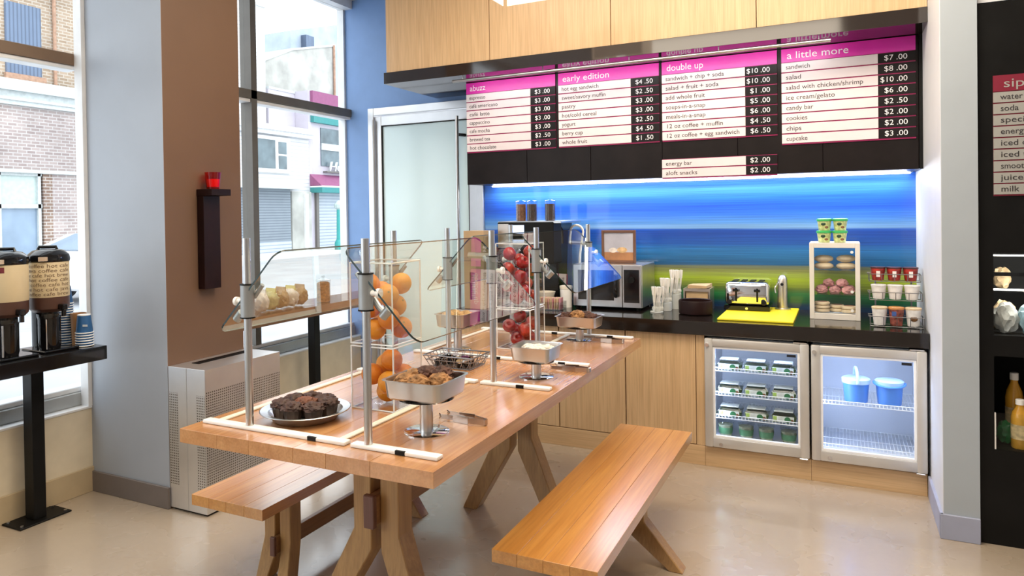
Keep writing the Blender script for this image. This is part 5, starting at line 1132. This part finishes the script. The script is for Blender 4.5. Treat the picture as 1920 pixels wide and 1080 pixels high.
# coffee urns
mat('urn_label', (0.62, 0.51, 0.32), 0.5, var=0.06); mat('urn_brown', (0.07, 0.03, 0.02), 0.4, var=0.2); mat('label_ink', (0.16, 0.10, 0.06), 0.5); mat('tag_cream', (0.62, 0.48, 0.36), 0.5); mat('tag_red', (0.16, 0.02, 0.03), 0.5)
def urn(label, x, y, printed):
    t = thing('coffee_urn', label, 'coffee urn', (x, y, SZ)); z = SZ
    B().box(x - .085, x + .095, y - .085, y + .085, z, z + .012, .004).out('base', 'gloss_black', t)
    B().cyl((x - .030, y, z + .012), (x - .030, y, z + .20), .058, n=20).out('stand_column', 'gloss_black', t)
    B().lathe([(.044, z + .013), (.048, z + .03), (.048, z + .150), (.050, z + .160)], (x + .030, y - .020), 24, capt=True).out('drip_jug', 'gloss_black', t)
    B().lathe([(.051, z + .160), (.053, z + .178)], (x + .030, y - .020), 24, capb=False, capt=False).out('jug_rim', 'clear_plastic', t)
    B().cyl((x + .066, y - .058, z + .016), (x + .066, y - .058, z + .155), .0045, n=8).out('highlight_strip', 'chrome', t)  # chrome strip standing in for a satin highlight on the black jug
    bd_ = B().lathe([(.070, z + .185), (.084, z + .20), (.086, z + .215), (.086, z + .255)], (x, y), 36).out('lower_body', 'urn_brown', t)
    lb2 = B().lathe([(.0865, z + .255), (.0875, z + .257), (.0875, z + .418), (.0865, z + .42)], (x, y), 40).out('label_wrap', 'urn_label', t)
    B().lathe([(.090, z + .420), (.092, z + .432), (.088, z + .452), (.066, z + .472), (.040, z + .478)], (x, y), 36).out('lid', 'gloss_black', t)
    B().tube([(x - .03, y - .03, z + .474), (x - .02, y - .03, z + .488), (x + .03, y + .02, z + .488), (x + .035, y + .02, z + .474)], .008, 8).out('lid_handle', 'gloss_black', t)
    B().box(x + .05, x + .085, y - .075, y - .060, z + .425, z + .444).rot(R(35), 'Z', (x + .0675, y - .0675, 0)).out('lid_tag', 'tag_cream', t)
    B().box(x + .060, x + .125, y - .012, y + .012, z + .195, z + .222, .004).cyl((x + .11, y, z + .165), (x + .11, y, z + .20), .010, n=10).out('spigot', 'gloss_black', t)
    if printed:
        words = ['cafe coffee hot cafe', 'hot java coffee cafe', 'coffee cafe hot brew', 'cafe hot coffee cafe', 'brew coffee cafe hot', 'coffee hot cafe java', 'hot coffee cafe brew']
        b = B(); Rr = .0882
        for i, w_ in enumerate(words):
            me = text_mesh(w_, .024, .255, ext=0)
            t2 = bmesh.new(); t2.from_mesh(me); bpy.data.meshes.remove(me)
            for v in t2.verts:
                a = R(-135) + v.co.x / Rr; zz = z + .394 - i * .0218 + v.co.y
                v.co = Vector((x + Rr * math.cos(a), y + Rr * math.sin(a), zz))
            tm = bpy.data.meshes.new('tmp'); t2.to_mesh(tm); t2.free(); b.bm.from_mesh(tm); bpy.data.meshes.remove(tm)
        o = b.out('label_print', 'label_ink', lb2, smooth=False); o['kind'] = 'stuff'
    else:
        b = B(); Rr = .0885
        for k in range(4):
            a0, a1 = R(-62 + k * 7), R(-62 + (k + 1) * 7)
            b.hexa([(x + Rr * math.cos(a0), y + Rr * math.sin(a0), z + .385), (x + Rr * math.cos(a1), y + Rr * math.sin(a1), z + .385), (x + (Rr - .002) * math.cos(a1), y + (Rr - .002) * math.sin(a1), z + .385), (x + (Rr - .002) * math.cos(a0), y + (Rr - .002) * math.sin(a0), z + .385)], [(x + Rr * math.cos(a0), y + Rr * math.sin(a0), z + .410), (x + Rr * math.cos(a1), y + Rr * math.sin(a1), z + .410), (x + (Rr - .002) * math.cos(a1), y + (Rr - .002) * math.sin(a1), z + .410), (x + (Rr - .002) * math.cos(a0), y + (Rr - .002) * math.sin(a0), z + .410)])
        b.out('label_tag', 'tag_red', lb2)
    return t
urn('coffee urn with word printed cream label, right of the two', -3.355, 2.115, True)
urn('coffee urn with plain cream label, left and cut by the frame', -3.345, 1.915, False)
# paper cups, stacked upside down
mat('cup_blue', (0.02, 0.10, 0.27), 0.45, var=0.06); mat('cup_rim', (0.82, 0.84, 0.86), 0.4); mat('cup_sleeve', (0.40, 0.20, 0.08), 0.6); mat('cup_logo', (0.65, 0.72, 0.80), 0.4)
def paper_cup(x, y, z, label, group, logo=True):
    t = thing('paper_cup', label, 'cup', (x, y, z), group)
    B().lathe([(.0385, z + .004), (.029, z + .088), (.027, z + .088)], (x, y), 24, capb=False).out('cup', 'cup_blue', t)
    B().tube([(x + .0392 * math.cos(a), y + .0392 * math.sin(a), z + .003) for a in [2 * math.pi * k / 24 for k in range(24)]], .003, 6, True).out('rolled_rim', 'cup_rim', t)
    B().lathe([(.0295, z + .086), (.0295, z + .090), (.027, z + .090)], (x, y), 20).out('foot_rim', 'cup_rim', t)
    return t
cup0 = None
for nm_, x, y, n in (('short front', -3.290, 2.245, 6), ('tall rear', -3.425, 2.235, 17)):
    for k in range(n):
        lb_ = ('top blue paper cup of the %s upturned stack beside the urns' if k == n - 1 else 'blue paper cup lower down in the %s upturned stack, only its rim showing') % nm_
        z = SZ + .001 + k * .0125
        if cup0 is None: cup0 = paper_cup(x, y, z, lb_, 'cups in the short stack')
        else: o = copy_tree(cup0, (x, y, z), 0, lb_, 'cups in the %s stack' % nm_.split()[0])
    if nm_.startswith('short'):
        q = [o_ for o_ in bpy.data.objects if o_.get('label', '').startswith('top blue paper cup of the short')][0]
        loc = Vector(q.location); ORG[q.name] = loc
        B().box(loc.x + .012, loc.x + .036, loc.y - .0345, loc.y - .0335, loc.z + .035, loc.z + .045).rot(R(25), 'Z', (loc.x, loc.y, 0)).out('logo_bar', 'cup_logo', q)
t = thing('cup_sleeve_stack', 'short stack of brown cardboard cup sleeves behind the front cups', 'cup sleeves', (-3.375, 2.262, SZ))
B().lathe([(.030, SZ), (.036, SZ + .155), (.034, SZ + .155), (.028, SZ + .003)], (-3.355, 2.30 - .04), 20).out('sleeves', 'cup_sleeve', t)
# snacks on the right window shelf
mat('bag_green', (0.50, 0.48, 0.24), 0.35, var=0.5, scale=22); mat('bag_white', (0.72, 0.66, 0.58), 0.35, var=0.35, scale=22); mat('bag_brown', (0.36, 0.25, 0.13), 0.4, var=0.5, scale=22); mat('nuts', (0.36, 0.15, 0.04), 0.55, var=0.6, scale=55, bump=0.8, bscale=80); mat('bag_clip', (0.55, 0.50, 0.18), 0.4)
tr_ = thing('snack_tray', 'clear tray of snack bags on the right window shelf', 'tray', (-3.33, 3.66, SZ))
b = B(); x0, x1, y0, y1 = -3.42, -3.24, 3.42, 3.90
b.box(x0, x1, y0, y1, SZ, SZ + .004).box(x0, x0 + .004, y0, y1, SZ + .004, SZ + .045).box(x1 - .004, x1, y0, y1, SZ + .004, SZ + .045).box(x0 + .004, x1 - .004, y0, y0 + .004, SZ + .004, SZ + .045).box(x0 + .004, x1 - .004, y1 - .004, y1, SZ + .004, SZ + .045).out('tray', 'acrylic', tr_, smooth=False)
for i, (y, m_, lb_, tilt) in enumerate(((3.475, 'bag_white', 'pale snack bag leaning at the near end of the clear tray', .5), (3.565, 'bag_green', 'green snack bag second in the clear tray', .45), (3.66, 'bag_brown', 'brown snack bag third in the clear tray', .35), (3.755, 'bag_white', 'white twisted-top snack bag fourth in the clear tray', .3), (3.845, 'bag_brown', 'brown striped snack bag at the far end of the clear tray', .4))):
    t = thing('snack_bag', lb_, 'snack bag', (-3.33, y, SZ + .005), 'snack bags on the window shelf')
    b = B(); b.ball((-3.33, y, SZ + .068), .062, (1.12, .62, 1.0), 3, .22, 3, i * 5.3, flat=.99)
    b.out('bag', m_, t)
    B().hexa([(-3.375, y - .008, SZ + .115), (-3.285, y - .008, SZ + .115), (-3.285, y + .008, SZ + .115), (-3.375, y + .008, SZ + .115)], [(-3.37, y - .002 + .02 * tilt, SZ + .15), (-3.29, y - .002 + .02 * tilt, SZ + .148), (-3.29, y + .002 + .02 * tilt, SZ + .148), (-3.37, y + .002 + .02 * tilt, SZ + .15)]).out('top_seal', 'bag_clip' if i % 2 else m_, t)
jr = thing('nut_jar', 'glass jar of nuts with glass lid on the right window shelf', 'jar', (-3.31, 4.08, SZ))
B().lathe([(.044, SZ + .005), (.046, SZ + .01), (.046, SZ + .135), (.03, SZ + .145)], (-3.31, 4.08), 26).out('nuts', 'nuts', jr)
B().lathe([(.049, SZ), (.051, SZ + .005), (.051, SZ + .150)], (-3.31, 4.08), 28, capt=False).out('jar', 'clear_plastic', jr)
B().lathe([(.053, SZ + .150), (.053, SZ + .160), (.02, SZ + .168), (.008, SZ + .172), (.014, SZ + .182), (.014, SZ + .188), (.006, SZ + .192)], (-3.31, 4.08), 26).out('lid', 'clear_plastic', jr)

# ---------------------------------------------------------------- black drinks cabinet at the right edge
mf = thing('drinks_merchandiser', 'tall black drinks merchandiser recessed beside the white wall', 'merchandiser', (1.02, 4.0, 0))
X0, X1, YF, YB = .516, 1.535, 3.685, 4.40
b = B(); b.box(X0, X0 + .05, YF, YB, 0, 2.285).box(X1 - .05, X1, YF, YB, 0, 2.285).box(X0 + .05, X1 - .05, YB - .04, YB, 0, 2.285).box(X0 + .05, X1 - .05, YF, YB - .04, 1.235, 2.285).box(X0 + .05, X1 - .05, YF, YB - .04, .80, .888).box(X0 + .05, X1 - .05, YF, YB - .04, 0, .405)
b.out('housing', 'matte_black', mf)
B().box(X0 + .05, X1 - .05, YF + .012, YF + .018, .888, 1.235).out('front_glass', 'door_glass', mf)
for z, y in ((1.215, 3.80), (1.055, 3.93)): B().box(X0 + .055, X1 - .055, y, y + .012, z, z + .006).out('light_bar', 'lamp_glow', mf)
B().box(X0 + .05, X1 - .05, 3.90, YB - .042, 1.05, 1.056).out('glass_shelf', 'clear_plastic', mf)
B().box(X0 + .052, X1 - .052, 3.72, 3.74, 1.135, 1.150).out('shelf_rail', 'gloss_black', mf)
B().box(X0 + .05, X1 - .05, YF + .004, YF + .010, .405, .56).out('bin_glass', 'door_glass', mf)
B().box(X0 + .05, X0 + .056, YF + .002, YF + .012, .405, .56).out('bin_glass_edge', 'white_plastic', mf)
sm = thing('menu_board', 'red headed menu board reading sips on the black merchandiser', 'menu board', (.82, YF, 1.476))
sx0, sx1 = .568, 1.20; yb = YF - .001
B().box(sx0, sx1, yb - .004, yb, 1.474, 1.978).out('backing', 'sips_red', sm, False)
hd_ = B().box(sx0, sx1, yb - .007, yb - .004, 1.910, 1.977).out('header', 'sips_red', sm, False)
lettering('sips', sx0 + .034, yb - .0076, 1.926, .052, 'letter_grey' if 0 else 'row_grey', hd_, .095)
for i, s_ in enumerate(['water', 'soda', 'special', 'energy', 'iced co', 'iced tea', 'smooth', 'juice', 'milk']):
    z1 = 1.907 - i * .048; r_ = B().box(sx0, sx1, yb - .007, yb - .004, z1 - .0425, z1).out('row_strip', 'row_grey', sm, False)
    lettering(s_, sx0 + .024, yb - .0076, z1 - .031, .034, 'ink', r_, .0152 * len(s_))
mat('wrap_white', (0.74, 0.74, 0.68), 0.25, var=0.4, scale=25); mat('wrap_tan', (0.45, 0.32, 0.18), 0.3, var=0.5, scale=25); mat('wrap_blue', (0.28, 0.42, 0.48), 0.25, var=0.4, scale=25); mat('wrap_green', (0.02, 0.16, 0.05), 0.35, var=0.4, scale=25)
for i, (x, y, z, m_, lb_) in enumerate(((.622, 3.765, .889, 'wrap_white', 'white wrapped sandwich at the left of the lit case'), (.705, 3.765, .889, 'wrap_blue', 'blue wrapped sandwich in the lit case'), (.625, 3.86, .905, 'wrap_tan', 'tan wrapped roll behind the white sandwich'), (.74, 3.88, .905, 'wrap_white', 'white wrapped sandwich at the back of the lit case'), (.80, 3.77, .889, 'wrap_white', 'white wrapped sandwich further right in the lit case'), (.625, 3.80, .406, 'wrap_green', 'dark green bag in the bottom bin'), (.645, 3.99, 1.057, 'wrap_tan', 'tan wrapped loaf on the glass shelf of the lit case'), (.77, 3.99, 1.057, 'wrap_tan', 'second tan loaf on the glass shelf of the lit case'))):
    hh = .066 if i < 5 else .05
    o = B().ball((x, y, z + hh), hh, (.66, .55, 1.0), 3, .3, 2.8, i * 2.7, flat=.9).out('wrapped_sandwich' if i != 5 else 'snack_bag', m_); o.location.z = z + .001 if z < .9 or z > 1 else .890
    tag(o, lb_, 'sandwich' if i != 5 else 'bag')
mat('juice_amber', (0.55, 0.28, 0.03), 0.15, var=0.2, scale=14); mat('juice_label', (0.55, 0.42, 0.22), 0.4, var=0.5, scale=40)
bo = None
for i, (x, y, z, lb_) in enumerate(((.665, 3.86, .42, 'amber juice bottle, left back in the merchandiser'), (.715, 3.80, .42, 'amber juice bottle, second back in the merchandiser'), (.665, 3.745, .406, 'amber juice bottle, front left in the merchandiser'), (.745, 3.745, .406, 'amber juice bottle, front second in the merchandiser'), (.80, 3.86, .42, 'amber juice bottle, third back in the merchandiser'))):
    z = .406; k = 1.18 if y > 3.84 else (1.0 if y > 3.78 else .82)
    if bo is None:
        bo = thing('juice_bottle', lb_, 'bottle', (x, y, z), 'juice bottles in the merchandiser')
        B().lathe([(.030, z), (.033, z + .006), (.033, z + .16), (.028, z + .185), (.014, z + .215), (.014, z + .225)], (x, y), 22).out('bottle', 'juice_amber', bo)
        B().lathe([(.0335, z + .05), (.0335, z + .125)], (x, y), 22, capb=False, capt=False).out('label_band', 'juice_label', bo)
        B().lathe([(.0165, z + .225), (.0165, z + .250), (.014, z + .252)], (x, y), 18).out('cap', 'white_plastic', bo)
        o = bo
    else: o = copy_tree(bo, (x, y, z), 0, lb_)
    o.scale = (1, 1, k)
